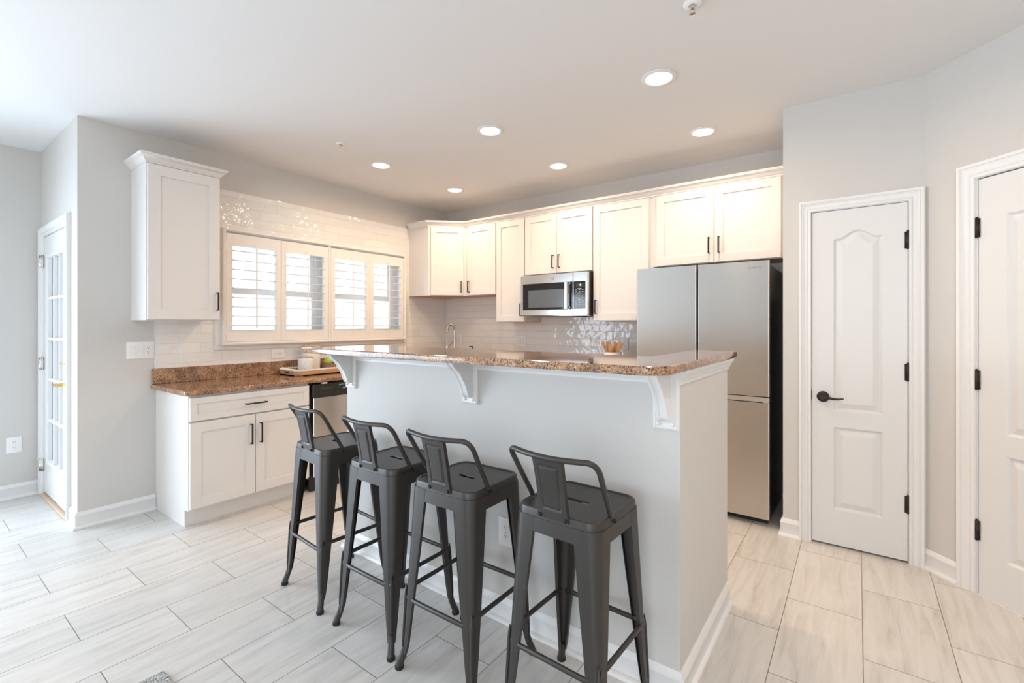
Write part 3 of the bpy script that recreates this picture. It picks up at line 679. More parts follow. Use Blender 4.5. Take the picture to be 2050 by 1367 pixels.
# ------------------------------------------------------------------ refrigerator
root = thing('refrigerator', (3.222, -0.4, 0.0), 'stainless steel four-door refrigerator beside the narrow pantry door', 'refrigerator')
fx0, fx1, fy = 2.764, 3.681, -0.722
box(fx0 + 0.004, fx1 - 0.004, fy + 0.062, -0.03, 0.03, 1.755, 0.004).build('cabinet_body', 'fridge_side', root)
mb = MB(); mb.box(fx0 + 0.02, fx1 - 0.02, fy + 0.075, -0.10, 0.0, 0.03); mb.build('toe_grille', 'plastic_black', root)
def fdoor(x0, x1, z0, z1, name):
    mb = MB(); n = 12; rings = []
    for zz in (z0, z1):
        ring = []
        for e in (0, 0.001, 0.0025, 0.0045, 0.007, 0.0074, 0.009): ring.append((x0 + e, fy + 0.006 * max(0, 1 - e / 0.007) ** 2, zz))
        for e in (0.009, 0.0074, 0.007, 0.0045, 0.0025, 0.001, 0): ring.append((x1 - e, fy + 0.006 * max(0, 1 - e / 0.007) ** 2, zz))
        ring += [(x1, fy + 0.058, zz), (x0, fy + 0.058, zz)]
        rings.append(ring)
    mb.loft(rings); return mb.build(name, 'steel', root, angle=28)
d1 = fdoor(fx0, 3.2135, 0.869, 1.780, 'door'); d2 = fdoor(3.2235, fx1, 0.869, 1.780, 'door')
d3 = fdoor(fx0, 3.2135, 0.050, 0.826, 'freezer_door'); d4 = fdoor(3.2235, fx1, 0.050, 0.826, 'freezer_door')
for a, b, dd in ((fx0, 3.2135, d3), (3.2235, fx1, d4)):
    mb = MB(); mb.box(a + 0.002, b - 0.038, fy + 0.020, fy + 0.056, 0.827, 0.861); mb.box(b - 0.038, b - 0.001, fy + 0.001, fy + 0.056, 0.827, 0.861); mb.build('pocket_handle', 'steel_bright', dd)
mb = MB(); mb.box(3.40, 3.66, fy + 0.02, fy + 0.10, 1.757, 1.774, 0.004); mb.build('hinge_cover', 'fridge_side', root)
lettering('SAMSUNG', 0.019, FACE_Y(3.595, fy - 0.0005, 1.7335), 'brand_lettering', 'print_grey', d2)
mb = MB()
for k in range(5): mb.box(3.525 + 0.009 * k, 3.5305 + 0.009 * k, fy - 0.0006, fy + 0.002, 0.775 - 0.0015 * k, 0.779 - 0.0015 * k)
mb.build('badge_marks', 'print_grey', d4)

# ------------------------------------------------------------------ microwave
root = thing('microwave', (1.81, -0.2, 1.43), 'stainless over-the-range microwave with black glass under the double-door cabinet', 'microwave')
mx0, mx1, my, mz0, mz1 = 1.4335, 2.1855, -0.412, 1.434, 1.838
box(mx0, mx1, my + 0.035, -0.0095, mz0 + 0.004, mz1, 0.003).build('oven_body', 'fridge_side', root)
mb = MB(); mb.box(mx0 + 0.002, 2.030, my, my + 0.034, mz0 + 0.006, mz1 - 0.004, 0.004); door = mb.build('door', 'steel_bright', root)
mb = MB(); mb.box(2.0325, mx1 - 0.003, my, my + 0.034, mz0 + 0.006, mz1 - 0.004, 0.004); ctl = mb.build('control_column', 'steel_bright', root)
box(1.466, 1.985, my - 0.0015, my + 0.004, 1.493, 1.750, 0.001).build('door_glass', 'glass_black', door)
box(1.532, 1.932, my - 0.0022, my, 1.516, 1.686, 0.0005).build('viewing_window', 'mesh_grey', door)
mb = MB(); mb.box(1.962, 1.996, my - 0.050, my - 0.036, 1.492, 1.752, 0.006)
for zz in (1.502, 1.728): mb.box(1.970, 1.994, my - 0.04, my - 0.001, zz, zz + 0.016)
mb.build('door_handle', 'steel_bright', door)
mb = MB(); mb.box(2.000, 2.027, my - 0.0018, my + 0.003, 1.494, 1.749); mb.build('door_edge_glass', 'glass_black', door)
pan = box(2.038, 2.160, my - 0.0018, my + 0.004, 1.495, 1.749, 0.001).build('touch_panel', 'glass_black', ctl)
disp = box(2.062, 2.140, my - 0.0024, my, 1.698, 1.730).build('display_window', 'plastic_black', ctl)
lettering('16', 0.026, FACE_Y(2.104, my - 0.0026, 1.714), 'clock_digits', 'digit', ctl)
mb = MB(); random.seed(3)
for r_, zz in enumerate((1.682, 1.672, 1.652, 1.640, 1.630, 1.615, 1.600, 1.584, 1.570, 1.552, 1.535, 1.519)):
    nn = (1, 3, 3, 1, 5, 5, 3, 1, 3, 3, 3, 3)[r_]
    for i in range(nn):
        xx = 2.099 + (i - (nn - 1) / 2) * (0.066 / max(1, nn - 1)) if nn > 1 else 2.099
        hw = (0.021 if nn == 1 else 0.0085 if nn == 3 else 0.0035); mb.box(xx - hw, xx + hw, my - 0.0022, my, zz - 0.0022, zz + 0.0022)
mb.build('button_print', 'button', ctl)
mb = MB(); mb.lathe([(0.0145, 0.001), (0.0145, -0.0012), (0.0125, -0.0012), (0.0125, 0.0)], (1.813, my, 1.788), 28, 'y'); mb.lathe([(0.0105, 0.001), (0.0105, -0.0012), (0.0085, -0.0014), (0.001, -0.0014)], (1.813, my, 1.788), 24, 'y'); mb.build('round_badge', 'badge', door)
mb = MB(); mb.box(1.62, 2.0, my + 0.04, -0.06, mz0 - 0.010, mz0 + 0.004, 0.003); mb.build('vent_filter', 'plastic_black', root)
box(mx0 + 0.004, mx1 - 0.004, my + 0.036, -0.0095, mz0 - 0.001, mz0 + 0.004).build('underside_plate', 'steel', root)

# ------------------------------------------------------------------ dishwasher
root = thing('dishwasher', (0.3, -1.88, 0.0), 'stainless dishwasher with black control strip next to the drawer base cabinet', 'dishwasher')
dy0, dy1 = -2.180, -1.575
box(0.02, 0.60, dy0 + 0.004, dy1 - 0.004, 0.10, 0.872).build('tub_body', 'plastic_black', root)
mb = MB(); mb.box(0.602, 0.640, dy0 + 0.018, dy1 - 0.006, 0.762, 0.868, 0.006); cp = mb.build('control_strip', 'plastic_black', root)
mb = MB(); mb.box(0.612, 0.632, dy0 + 0.028, dy1 - 0.010, 0.118, 0.760, 0.004); mb.build('door_panel', 'steel', root)
box(0.56, 0.60, dy0 + 0.02, dy1 - 0.02, 0.0, 0.10).build('toe_panel', 'plastic_black', root)
box(0.6395, 0.6412, -2.095, -1.975, 0.828, 0.838).build('vent_slots', 'slot', cp)
mb = MB(); mb.box(0.6395, 0.6412, -1.945, -1.62, 0.800, 0.858, 0.0008); mb.build('button_panel', 'glass_black', cp)
mb = MB()
for k in range(5): mb.box(0.641, 0.642, -1.93 + 0.011 * k, -1.922 + 0.011 * k, 0.846, 0.850)
for k in range(5): mb.box(0.641, 0.642, -1.89 + 0.045 * k, -1.868 + 0.045 * k, 0.814, 0.819)
mb.build('button_print', 'button', cp)
box(0.615, 0.650, -2.083, -2.040, 0.868, 0.878, 0.002).build('mounting_clip', 'plate', root)

# ------------------------------------------------------------------ faucet, dispenser
root = thing('kitchen_faucet', (0.40, -0.40, 0.914), 'brushed nickel spring neck faucet in the tiled corner', 'faucet')
fxx, fyy = 0.405, -0.40
MB().lathe([(0.030, 0.914), (0.030, 0.922), (0.024, 0.930), (0.021, 0.94), (0.021, 1.10), (0.018, 1.11)], (fxx, fyy, 0), 20).build('base_column', 'chrome', root)
arc = [(fxx, fyy, 1.10), (fxx, fyy, 1.26)] + [(fxx + 0.062 - 0.062 * math.cos(t), fyy, 1.26 + 0.095 * math.sin(t)) for t in [math.pi * k / 14 for k in range(1, 13)]]
MB().tube(arc, 0.0085, 10).build('hose', 'chrome', root)
mb = MB(); pts = []
L_ = len(arc)
for k in range(300):
    u = k / 299 * (L_ - 2) + 0.9; i = min(int(u), L_ - 2); p = Vector(arc[i]).lerp(Vector(arc[i + 1]), u - i); dd = (Vector(arc[i + 1]) - Vector(arc[i])).normalized()
    a = Vector((0, 1, 0)); b = dd.cross(a); th = k * 0.55; pts.append(p + (a * math.cos(th) + b * math.sin(th)) * 0.0135)
mb.tube(pts, 0.0036, 6); mb.build('spring', 'chrome', root)
MB().lathe([(0.012, 1.285), (0.014, 1.27), (0.0145, 1.24), (0.012, 1.20), (0.015, 1.13), (0.017, 1.09), (0.013, 1.088)], (fxx + 0.122, fyy, 0), 18).build('spray_head', 'chrome', root)
mb = MB(); mb.tube([(fxx, fyy, 1.09), (fxx + 0.06, fyy, 1.135), (fxx + 0.115, fyy, 1.18)], 0.005, 8); mb.lathe([(0.019, 1.172), (0.019, 1.188)], (fxx + 0.122, fyy, 0), 16); mb.build('spray_holder', 'chrome', root)
mb = MB(); mb.tube([(fxx, fyy - 0.015, 1.02), (fxx + 0.005, fyy - 0.05, 1.04), (fxx + 0.005, fyy - 0.075, 1.08)], 0.006, 8); mb.build('lever', 'chrome', root)
root = thing('soap_dispenser', (0.79, -0.40, 0.914), 'small black soap dispenser spout poking up behind the bar top', 'dispenser')
mb = MB(); mb.lathe([(0.034, 0.914), (0.034, 1.035), (0.028, 1.05), (0.014, 1.055)], (0.79, -0.40, 0), 20); mb.build('bottle', 'plastic_black', root)
mb = MB(); mb.tube([(0.79, -0.40, 1.053), (0.79, -0.40, 1.113)], 0.005, 8); mb.box(0.742, 0.796, -0.406, -0.394, 1.108, 1.117, 0.002); mb.build('pump_spout', 'plastic_black', root)

# ------------------------------------------------------------------ crock with utensils
root = thing('utensil_crock', (2.352, -0.25, 0.914), 'white ceramic crock holding bamboo utensils on the back counter', 'crock')
cx, cy = 2.352, -0.25
MB().lathe([(0.070, 0.914), (0.078, 0.920), (0.080, 1.095), (0.078, 1.100), (0.074, 1.098), (0.073, 0.93)], (cx, cy, 0), 36).build('crock_pot', 'ceramic', root)
def utensil(name, ax, ay, tipx, tipy, tipz, kind, label):
    p0 = Vector((cx + ax, cy + ay, 0.945)); p1 = Vector((cx + tipx, cy + tipy, tipz)); d = (p1 - p0).normalized()
    s = Vector((1, 0, 0)); s = (s - d * s.dot(d)).normalized(); n = d.cross(s); mb = MB()
    w = {'spoon': [0.006, 0.006, 0.007, 0.014, 0.024, 0.027, 0.023, 0.010], 'spatula': [0.006, 0.006, 0.007, 0.016, 0.022, 0.025, 0.027, 0.028], 'fork': [0.006, 0.006, 0.007, 0.016, 0.022, 0.024, 0.025, 0.025], 'stick': [0.007, 0.007, 0.008, 0.010, 0.013, 0.016, 0.018, 0.015]}[kind]
    tt = [0, 0.35, 0.52, 0.62, 0.72, 0.82, 0.92, 1.0]; Lg = (p1 - p0).length; rings = []
    for t, ww in zip(tt, w):
        c = p0 + d * (Lg * t); th = 0.0045 if t < 0.55 else 0.0032; dip = (-0.006 * math.sin(math.pi * (t - 0.5) / 0.5)) if (kind == 'spoon' and t > 0.5) else 0
        rings.append([c + s * (ww * math.cos(a)) + n * (th * math.sin(a) + dip * abs(math.sin(a))) for a in [k * math.pi / 6 for k in range(12)]])
    mb.loft(rings)
    if kind == 'fork':
        for q in (-0.018, -0.006, 0.006, 0.018): mb.tube([p1 + s * q - d * 0.004, p1 + s * q + d * 0.012], 0.0032, 6)
    o = mb.build(name, 'bamboo'); tag(o, label, 'utensil', 'bamboo utensils in the crock'); return o
utensil('wooden_spatula', 0.02, 0.01, -0.100, -0.005, 1.192, 'stick', 'slim bamboo spatula leaning out of the crock away from the fridge')
utensil('wooden_fork', 0.015, 0.0, -0.050, 0.012, 1.188, 'fork', 'bamboo fork with short tines in the white crock')
utensil('wooden_spoon', 0.0, -0.015, -0.006, -0.036, 1.170, 'spoon', 'bamboo spoon with oval bowl at the crock front')
utensil('wooden_spatula', -0.015, 0.02, 0.028, 0.03, 1.185, 'spatula', 'broad bamboo turner standing behind the spoon in the crock')
utensil('wooden_spatula', -0.03, 0.0, 0.080, 0.0, 1.190, 'spatula', 'broad bamboo turner leaning out of the crock toward the fridge')

# ------------------------------------------------------------------ tray, canisters, fruit
root = thing('serving_tray', (0.215, -1.83, 0.914), 'clipped-corner wooden serving tray with white zigzag rim on the granite worktop', 'tray')
tx0, tx1, ty0, ty1, ch = 0.045, 0.385, -2.150, -1.52, 0.05
oct_ = [(tx0 + ch, ty0), (tx1 - ch, ty0), (tx1, ty0 + ch), (tx1, ty1 - ch), (tx1 - ch, ty1), (tx0 + ch, ty1), (tx0, ty1 - ch), (tx0, ty0 + ch)]
MB().prism(oct_, lambda p: (p[0], p[1], 0.9145), lambda p: (p[0], p[1], 0.924)).build('tray_base', 'tray_wood', root, angle=20)
MB().sweep(oct_, [(0, 0.9145), (0, 0.964), (-0.010, 0.964), (-0.010, 0.9145)], XYZ, closed=True).build('tray_side', 'tray_wood', root, angle=20)
mb = MB()
for i in range(8):
    a, b = Vector(oct_[i]), Vector(oct_[(i + 1) % 8]); ln = (b - a).length; d = (b - a) / ln; nn = Vector((-d.y, d.x)); k = max(2, round(ln / 0.020))
    for j in range(k):
        q0, q1 = a + d * (ln * j / k), a + d * (ln * (j + 1) / k); qm = (q0 + q1) / 2
        tri = [(q0, 0.957), (q1, 0.957), (q1, 0.9615), (qm, 0.9725), (q0, 0.9615)]
        mb.loft([[(p.x - nn.x * 0.0012, p.y - nn.y * 0.0012, z) for p, z in tri], [(p.x + nn.x * 0.0112, p.y + nn.y * 0.0112, z) for p, z in tri]])
mb.build('zigzag_rim', 'plate', root, smooth=False)
mb = MB(); mb.box(0.175, 0.255, ty0 - 0.0012, ty0 + 0.003, 0.934, 0.950, 0.0); mb.build('handle_slot', 'slot', root)
def canister(x, y, r, zt, label):
    root = thing('storage_canister', (x, y, 0.9245), label, 'canister')
    MB().lathe([(r * 0.94, 0.9245), (r, 0.932), (r, zt - 0.014), (r * 0.97, zt - 0.009), (r * 0.9, zt - 0.009)], (x, y, 0), 40).build('canister_body', 'canister', root)
    MB().lathe([(r * 0.93, zt - 0.010), (r * 0.95, zt - 0.007), (r * 0.95, zt), (r * 0.90, zt + 0.002)], (x, y, 0), 40).build('canister_lid', 'lid_wood', root)
canister(0.240, -1.995, 0.064, 1.066, 'short pale canister with wooden lid at the tray front')
canister(0.135, -1.885, 0.080, 1.160, 'taller pale canister standing behind the short one on the tray')
root = thing('wooden_fruit_box', (0.15, -1.66, 0.9245), 'grey-brown wooden box of green apples on the serving tray', 'fruit box')
mb = MB(); bx0, bx1, by0, by1 = 0.075, 0.235, -1.795, -1.56
mb.box(bx0, bx1, by0, by1, 0.9245, 0.932); mb.box(bx0, bx1, by0, by0 + 0.008, 0.932, 0.992); mb.box(bx0, bx1, by1 - 0.008, by1, 0.932, 0.992); mb.box(bx0, bx0 + 0.008, by0 + 0.008, by1 - 0.008, 0.932, 0.992); mb.box(bx1 - 0.008, bx1, by0 + 0.008, by1 - 0.008, 0.932, 0.992)
mb.build('box_body', 'walnut', root)
def apple(x, y, z, r, mt, label):
    root = thing('green_apple', (x, y, z - r), label, 'apple', 'green apples in the wooden box')
    pr = []
    for k in range(1, 16):
        t = math.pi * k / 16; rr = r * math.sin(t) * (1.0 + 0.06 * math.cos(t)); pr.append((max(rr, 0.002), z + r * 0.93 * -math.cos(t) - (0.010 * math.exp(-((math.pi - t) / 0.4) ** 2)) * (1 if t > 2 else 0)))
    MB().lathe(pr, (x, y, 0), 24).build('apple_flesh', mt, root)
    MB().tube([(x, y, z + r * 0.78), (x + 0.004, y + 0.002, z + r * 1.12)], 0.0016, 6).build('apple_stem', 'stem', root)
apple(0.185, -1.745, 1.006, 0.040, 'leaf_green', 'yellow-green apple at the canister end of the wooden box')
apple(0.125, -1.690, 1.008, 0.039, 'pear_green', 'darker green apple partly behind the yellow-green one')
apple(0.180, -1.640, 0.999, 0.038, 'leaf_green', 'green apple half hidden by the bar corbel')

# ------------------------------------------------------------------ wall plates
def receptacle(mb_p, mb_s, T, zc, xc=0.0, rot=False):
    pass
def wall_plate(name, o, u, n, w, h, label, cat, gangs, land=False):
    """gangs: list of kinds across; o = centre on the wall"""
    T = frame_mtx(o, u, n)
    root = thing(name, o, label, cat)
    MB(T).box(-w / 2, w / 2, -0.006, 0.0, -h / 2, h / 2, 0.0025, 2).build('cover_plate', 'plate', root)
    k = len(gangs)
    for i, gk in enumerate(gangs):
        xc = (i - (k - 1) / 2) * 0.046
        if gk == 'duplex':
            for s in (-1, 1):
                a, b = (s * 0.0195, 0.0) if land else (0.0, s * 0.0195)
                mb = MB(T); ring = []
                pts = [(0.0165 * math.cos(t), max(-0.0125, min(0.0125, 0.0165 * math.sin(t)))) for t in [q * 2 * math.pi / 28 for q in range(28)]]
                if land: pts = [(q, p) for p, q in pts]
                mb.loft([[(xc + a + p, -0.0055, b + q) for p, q in pts], [(xc + a + p, -0.0085, b + q) for p, q in pts]])
                sock = mb.build('socket', 'plate', root)
                mb = MB(T)
                for p, q, ww, hh in ((-0.0062, 0.003, 0.0011, 0.0042), (0.0062, 0.003, 0.0011, 0.0034), (0.0, -0.0065, 0.0022, 0.0022)):
                    if land: p, q, ww, hh = q, p, hh, ww
                    mb.box(xc + a + p - ww, xc + a + p + ww, -0.0088, -0.007, b + q - hh, b + q + hh)
                mb.build('socket_slots', 'slot', sock)
            MB(T).lathe([(0.003, -0.005), (0.003, -0.0072), (0.001, -0.0075)], (xc, 0, 0), 10, 'y').build('screw', 'chrome', root)
        elif gk == 'rocker':
            mb = MB(T); mb.box(xc - 0.0165, xc + 0.0165, -0.0085, -0.005, -0.033, 0.033, 0.001); mb.build('rocker_switch', 'plate', root)
        elif gk == 'decora':
            mb = MB(T); mb.box(xc - 0.0165, xc + 0.0165, -0.0075, -0.005, -0.033, 0.033, 0.001); sock = mb.build('socket', 'plate', root)
            mb = MB(T)
            for s in (-1, 1):
                for p, q, ww, hh in ((-0.0062, 0.004, 0.0012, 0.0042), (0.0062, 0.004, 0.0012, 0.0036), (0.0, -0.006, 0.0022, 0.0022)): mb.box(xc + p - ww, xc + p + ww, -0.0079, -0.0065, s * 0.018 + q - hh, s * 0.018 + q + hh)
            mb.build('socket_slots', 'slot', sock)
    return root
wall_plate('switch_plate', (0.0, -3.111, 1.166), (0, 1, 0), (1, 0, 0), 0.163, 0.121, 'white three-gang plate with two rockers and an outlet below the tall cabinet', 'switch', ['rocker', 'rocker', 'decora'])
wall_plate('wall_outlet', (0.009, -2.12, 1.091), (0, 1, 0), (1, 0, 0), 0.120, 0.080, 'white horizontal outlet on the tile under the shutters', 'outlet', ['duplex'], True)
wall_plate('wall_outlet', (2.368, -0.009, 1.170), (1, 0, 0), (0, -1, 0), 0.078, 0.122, 'white outlet on the tile behind the utensil crock', 'outlet', ['decora'])
wall_plate('switch_plate', (1.165, -0.009, 1.167), (1, 0, 0), (0, -1, 0), 0.124, 0.122, 'white two-gang plate on the tile under the long narrow cabinet', 'switch', ['rocker', 'decora'])
wall_plate('wall_outlet', (0.243, -0.009, 1.170), (1, 0, 0), (0, -1, 0), 0.078, 0.122, 'white outlet on the tile beside the faucet', 'outlet', ['duplex'])
wall_plate('wall_outlet', (XL, -3.602, 0.414), (0, 1, 0), (1, 0, 0), 0.086, 0.122, 'white outlet low on the wall next to the glazed exterior door', 'outlet', ['duplex'])
wall_plate('wall_outlet', (2.864, IYF, 0.407), (1, 0, 0), (0, -1, 0), 0.086, 0.126, 'white outlet low on the island front behind the stools', 'outlet', ['duplex'])

# ------------------------------------------------------------------ recessed lights, sprinklers
lights = [(0.820, -1.637, 'lit recessed light closest to the sprinkler near the window wall'), (0.818, -0.707, 'lit recessed light nearest the ceiling corner above the sink'),
          (2.040, -1.637, 'lit recessed light above the middle of the island bar'), (2.050, -0.707, 'lit recessed light in front of the microwave cabinet'),
          (3.252, -1.630, 'lit recessed light above the island end by the fridge'), (3.256, -0.713, 'lit recessed light in front of the over-fridge cabinet'),
          (4.70, -2.50, 'added unseen recessed light over the passage beside the island end'), (4.70, -4.90, 'added unseen recessed light over the passage behind the viewpoint')]  # these two lamps are added out of view as warm fill for the passage side
for x, y, lab in lights:
    root = thing('recessed_light', (x, y, CE), lab, 'ceiling light', 'recessed ceiling lights')
    MB().lathe([(0.094, CE - 0.0005), (0.094, CE - 0.004), (0.088, CE - 0.008), (0.074, CE - 0.009), (0.068, CE - 0.005), (0.068, CE - 0.001)], (x, y, 0), 48).build('trim_ring', 'trim', root)
    MB().lathe([(0.066, CE - 0.002), (0.066, CE - 0.0075), (0.050, CE - 0.0085), (0.001, CE - 0.009)], (x, y, 0), 40).build('lens', 'lens', root)
    l = area('recessed_lamp', (x, y, CE - 0.012), (0, 0, 0), 0.13, 0.13, 16.0 if x < 4 else 20.0, (1.0, 0.73, 0.48), 168, True)
def sprinkler(x, y, label):
    root = thing('fire_sprinkler', (x, y, CE), label, 'sprinkler')
    MB().lathe([(0.038, CE - 0.0003), (0.038, CE - 0.004), (0.030, CE - 0.010), (0.018, CE - 0.012), (0.016, CE - 0.008)], (x, y, 0), 30).build('escutcheon', 'plate', root)
    mb = MB(); mb.lathe([(0.011, CE - 0.008), (0.011, CE - 0.024), (0.006, CE - 0.026)], (x, y, 0), 14)
    for s in (-1, 1): mb.tube([(x + s * 0.009, y, CE - 0.022), (x + s * 0.010, y, CE - 0.036), (x + s * 0.002, y, CE - 0.046)], 0.0022, 6)
    mb.build('sprinkler_body', 'chrome', root)
    MB().lathe([(0.013, CE - 0.046), (0.013, CE - 0.048), (0.003, CE - 0.050)], (x, y, 0), 16).build('deflector', 'chrome', root)
sprinkler(0.967, -2.129, 'small metal sprinkler head on the ceiling near the window wall')
sprinkler(3.577, -2.145, 'metal sprinkler head cut off at the top of the view')

# ------------------------------------------------------------------ rug
root = bpy.data.objects
mb = MB(); slab(mb, rounded([(1.987, -4.45), (3.35, -4.45), (3.35, -3.574), (1.987, -3.574)], [0.01] * 4), 0.0, 0.012, 0.004)
tag(mb.build('area_rug', 'rug'), 'heathered grey woven rug corner on the tiled floor before the stools', 'rug')

# ------------------------------------------------------------------ bar stools (local: back toward -y)
GROUP = 'black metal bar stools along the island'
def rrect(h, r, n=6, hy=None):
    hy = hy or h; pts = []
    for cxx, cyy, a0 in ((h - r, hy - r, 0), (-h + r, hy - r, 90), (-h + r, -hy + r, 180), (h - r, -hy + r, 270)):
        for k in range(n + 1): a = math.radians(a0 + 90 * k / n); pts.append((cxx + r * math.cos(a), cyy + r * math.sin(a)))
    return pts
def make_stool():
    root = thing('bar_stool', (0, 0, 0), 'x', 'bar stool', GROUP)
    SZ = 0.745
    # seat: pressed sheet with rim and hand slot
    mb = MB()
    def ringz(pts, z): return [(x, y, z) for x, y in pts]
    slot = []
    for (x, y) in rrect(0.1, 0.03): 
        a = math.atan2(y, x)
    base = rrect(0.155, 0.045)
    n_ = len(base)
    slot = []
    for i, (x, y) in enumerate(base):
        s_ = 0.0130; L2 = 0.046
        xx = max(-L2 + s_, min(L2 - s_, x * 0.35)); dx, dy = x - xx, y; dl = math.hypot(dx, dy); slot.append((xx + dx / dl * s_, dy / dl * s_))
    mb.loft([ringz(rrect(0.1575, 0.047), SZ - 0.030), ringz(rrect(0.1560, 0.046), SZ - 0.008), ringz(rrect(0.1545, 0.045), SZ - 0.003), ringz(rrect(0.151, 0.043), SZ), ringz(rrect(0.145, 0.040), SZ), ringz(rrect(0.139, 0.036), SZ - 0.004),
             ringz([(x * 0.45, y * 0.45) for x, y in rrect(0.139, 0.036)], SZ - 0.005), ringz(slot, SZ - 0.005), ringz([(x * 0.98, y * 0.9) for x, y in slot], SZ - 0.009)], True, False)
    mb.build('seat', 'gun', root, True, 24)
    # apron frame under the seat
    mb = MB()
    mb.loft([ringz(rrect(0.1605, 0.049), SZ - 0.076), ringz(rrect(0.1585, 0.048), SZ - 0.029), ringz(rrect(0.1555, 0.045), SZ - 0.029), ringz(rrect(0.1575, 0.046), SZ - 0.076)], True, False)
    mb.bm.faces.ensure_lookup_table()
    mb.build('seat_frame', 'gun', root, True, 40)
    mb = MB()
    for s in (-1, 1): mb.tube([(-0.145, -0.145 * s, SZ - 0.072), (0.145, 0.145 * s, SZ - 0.072)], 0.006, 8)
    mb.build('cross_brace', 'gun', root, True)
    # legs
    HW = [(0.718, 0.1590, 0.085, 0.042), (0.66, 0.1612, 0.082, 0.040), (0.50, 0.1670, 0.068, 0.034), (0.30, 0.1745, 0.050, 0.026), (0.16, 0.1790, 0.036, 0.018), (0.09, 0.1815, 0.028, 0.014), (0.055, 0.1860, 0.023, 0.0115)]
    def corner(z):
        for (z1, c1, *_), (z0, c0, *_) in zip(HW, HW[1:]):
            if z0 <= z <= z1: t = (z - z0) / (z1 - z0); return c0 + (c1 - c0) * t
        return HW[-1][1]
    for qx in (-1, 1):
        for qy in (-1, 1):
            mb = MB(); rings = []
            for z, c, wd, r in HW:
                sec = [(c - wd, c - 0.013), (c - wd, c)]
                for k in range(7): a = math.radians(90 - 90 * k / 6); sec.append((c - r + r * math.cos(a), c - r + r * math.sin(a)))
                sec += [(c, c - wd), (c - 0.013, c - wd)]
                inner = [(c - 0.013, c - wd + 0.003), (c - 0.003, c - wd + 0.003)]
                for k in range(7): a = math.radians(90 * k / 6); r2 = r - 0.003; inner.append((c - r + r2 * math.cos(a), c - r + r2 * math.sin(a)))
                inner += [(c - wd + 0.003, c - 0.003), (c - wd + 0.003, c - 0.013)]
                rings.append([(qx * x, qy * y, z) for x, y in sec + inner])
            mb.loft(rings)
            # pressed rib on the lower outside corner
            rib = []
            for k in range(9):
                z = 0.33 - 0.25 * k / 8; c = corner(z); r = 0.026 * (0.3 + z); cc = c - r * (1 - R2) ; rib.append((qx * cc, qy * cc, z))
            mb.tube(rib, 0.006, 8, True, [0.002, 0.0055, 0.006, 0.006, 0.006, 0.006, 0.006, 0.0055, 0.002])
            # tubular ankle flaring outward
            mb.tube([(qx * 0.172, qy * 0.172, 0.085), (qx * 0.178, qy * 0.178, 0.052), (qx * 0.1865, qy * 0.1865, 0.024), (qx * 0.1885, qy * 0.1885, 0.008)], 0.0125, 14, True, [0.012, 0.0135, 0.0145, 0.0150])
            leg = mb.build('leg', 'gun', root, True, 40)
            MB().lathe([(0.0165, 0.0), (0.0175, 0.004), (0.0170, 0.013), (0.0145, 0.016)], (qx * 0.1885, qy * 0.1885, 0), 16).build('rubber_foot', 'rubber', leg, True)
    # four foot bars with flattened ends
    def bar(p0, p1):
        mb = MB(); a, b = Vector(p0), Vector(p1); d = (b - a).normalized(); s = d.cross(Vector((0, 0, 1)))
        rings = []; 
        for t, ry, rz in ((0, 0.003, 0.0125), (0.07, 0.003, 0.0125), (0.12, 0.0085, 0.0090), (0.88, 0.0085, 0.0090), (0.93, 0.003, 0.0125), (1, 0.003, 0.0125)):
            c = a.lerp(b, t); rings.append([c + s * (ry * math.cos(k * math.pi / 6)) + Vector((0, 0, 1)) * (rz * math.sin(k * math.pi / 6)) for k in range(12)])
        mb.loft(rings); mb.build('foot_bar', 'gun', root, True, 40)
    e = 0.1635
    bar((-e, -0.171, 0.276), (e, -0.171, 0.276)); bar((-e, 0.171, 0.300), (e, 0.171, 0.300)); bar((-0.171, -e, 0.308), (-0.171, e, 0.308)); bar((0.171, -e, 0.308), (0.171, e, 0.308))
    # low back: bent tube rail, centre splat
    half = [(0.1530, -0.056, 0.7385), (0.1535, -0.063, 0.753), (0.1560, -0.085, 0.790), (0.1600, -0.118, 0.843), (0.1635, -0.147, 0.893)]
    bend = []
    P0, P1, P2 = Vector(half[-1]), Vector((0.1695, -0.180, 0.944)), Vector((0.122, -0.187, 0.937))
    for k in range(1, 9): t = k / 8; bend.append(tuple((1 - t) ** 2 * P0 + 2 * t * (1 - t) * P1 + t * t * P2))
    right = half + bend
    mid = [(x, -0.187 - 0.016 * (1 - (x / 0.122) ** 2), 0.937 - 0.003 * (1 - (x / 0.122) ** 2)) for x in (0.08, 0.04, 0.0, -0.04, -0.08)]
    left = [(-x, y, z) for x, y, z in right[::-1]]
    MB().tube(right + mid + left, 0.0090, 14).build('back_rail', 'gun', root, True)
    mb = MB(); nx, nz = 44, 56; G = []
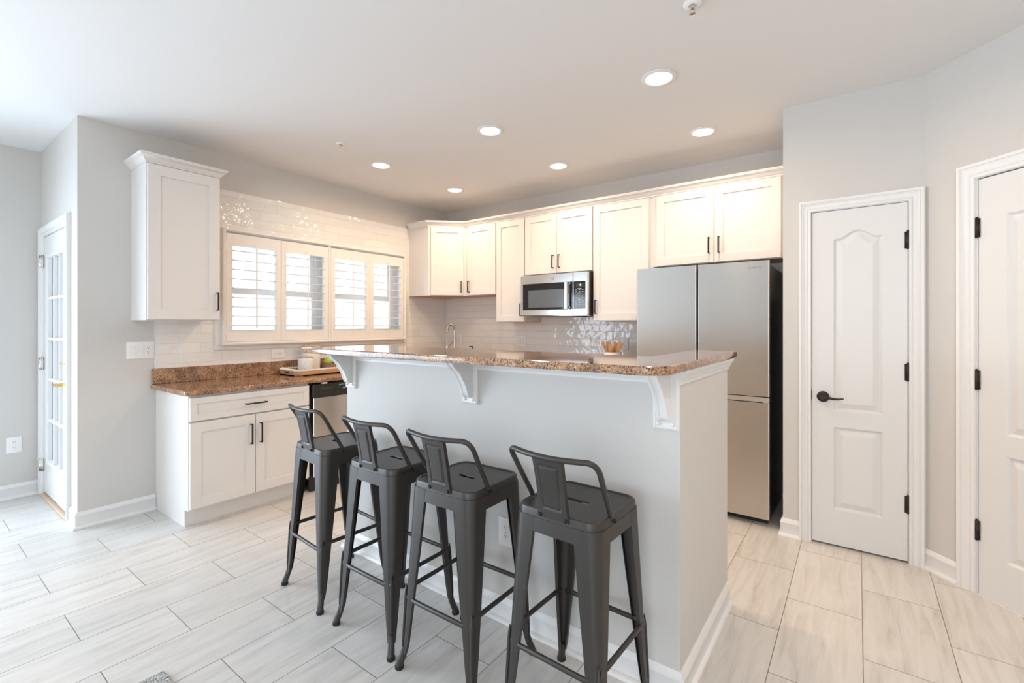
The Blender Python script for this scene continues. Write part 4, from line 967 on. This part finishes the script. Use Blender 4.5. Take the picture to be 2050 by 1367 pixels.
    for j in range(nz + 1):
        t = j / nz; z = 0.726 + (0.931 - 0.726) * t
        hw = 0.0548 + 0.0034 * t ** 2 + 0.0080 * max(0, 1 - t / 0.30) ** 1.6
        yb = -0.1610 - 0.038 * t ** 1.2 + 0.002 * math.sin(math.pi * t)
        row = []
        for i in range(nx + 1):
            u = i / nx * 2 - 1; x = hw * u
            ix = 0.0315 + 0.004 * t - abs(x); iz = min(t - 0.17, 0.86 - t) * 0.205; e_ = min(ix, iz)
            em = max(0, min(1, (e_ - 0.0035) / 0.0035)); gr = math.exp(-((e_ - 0.0005) / 0.0028) ** 2)
            fl = max(0, abs(u) - 0.955) / 0.045
            row.append((x, yb - 0.0030 * em + 0.0030 * gr - 0.0012 * (1 - u * u) + 0.010 * fl ** 1.3, z))
        G.append(row)
    F = [[mb.v(p) for p in r] for r in G]; Bk = [[mb.v((p[0], p[1] + 0.0022, p[2])) for p in r] for r in G]
    for j in range(nz):
        for i in range(nx): mb.f([F[j][i], F[j][i + 1], F[j + 1][i + 1], F[j + 1][i]]); mb.f([Bk[j][i], Bk[j + 1][i], Bk[j + 1][i + 1], Bk[j][i + 1]])
    for j in range(nz): mb.f([F[j][0], F[j + 1][0], Bk[j + 1][0], Bk[j][0]]); mb.f([F[j][nx], Bk[j][nx], Bk[j + 1][nx], F[j + 1][nx]])
    for i in range(nx): mb.f([F[0][i], Bk[0][i], Bk[0][i + 1], F[0][i + 1]]); mb.f([F[nz][i], F[nz][i + 1], Bk[nz][i + 1], Bk[nz][i]])
    sp = mb.build('back_splat', 'gun', root, True, 30)
    for s in (-1, 1): MB().lathe([(0.0065, 0.0), (0.0065, -0.003), (0.004, -0.0055), (0.001, -0.006)], (s * 0.0475, -0.163, 0.7335), 12, 'y').build('screw', 'black', sp, True)
    for s in (-1, 1): MB().lathe([(0.0065, -0.003), (0.0065, 0.004), (0.003, 0.006)] if s > 0 else [(0.0065, 0.003), (0.0065, -0.004), (0.003, -0.006)], (s * 0.163, -0.050, 0.728), 12, 'x').build('rail_screw', 'black', root, True)
    return root
st = make_stool()
spots = [(1.957, -2.804, -4.5, 'black metal low-back stool in front of the dishwasher end of the island'),
         (2.450, -2.818, 0.0, 'black metal low-back stool second from the dishwasher'),
         (2.888, -2.826, 0.5, 'black metal low-back stool third from the dishwasher with outlet behind'),
         (3.372, -2.792, -2.0, 'black metal low-back stool at the island end by the fridge')]
for i, (x, y, a, lab) in enumerate(spots):
    o = st if i == 0 else copy_tree(st)
    o.location = (x, y, 0); o.rotation_euler = (0, 0, math.radians(a)); o['label'] = lab
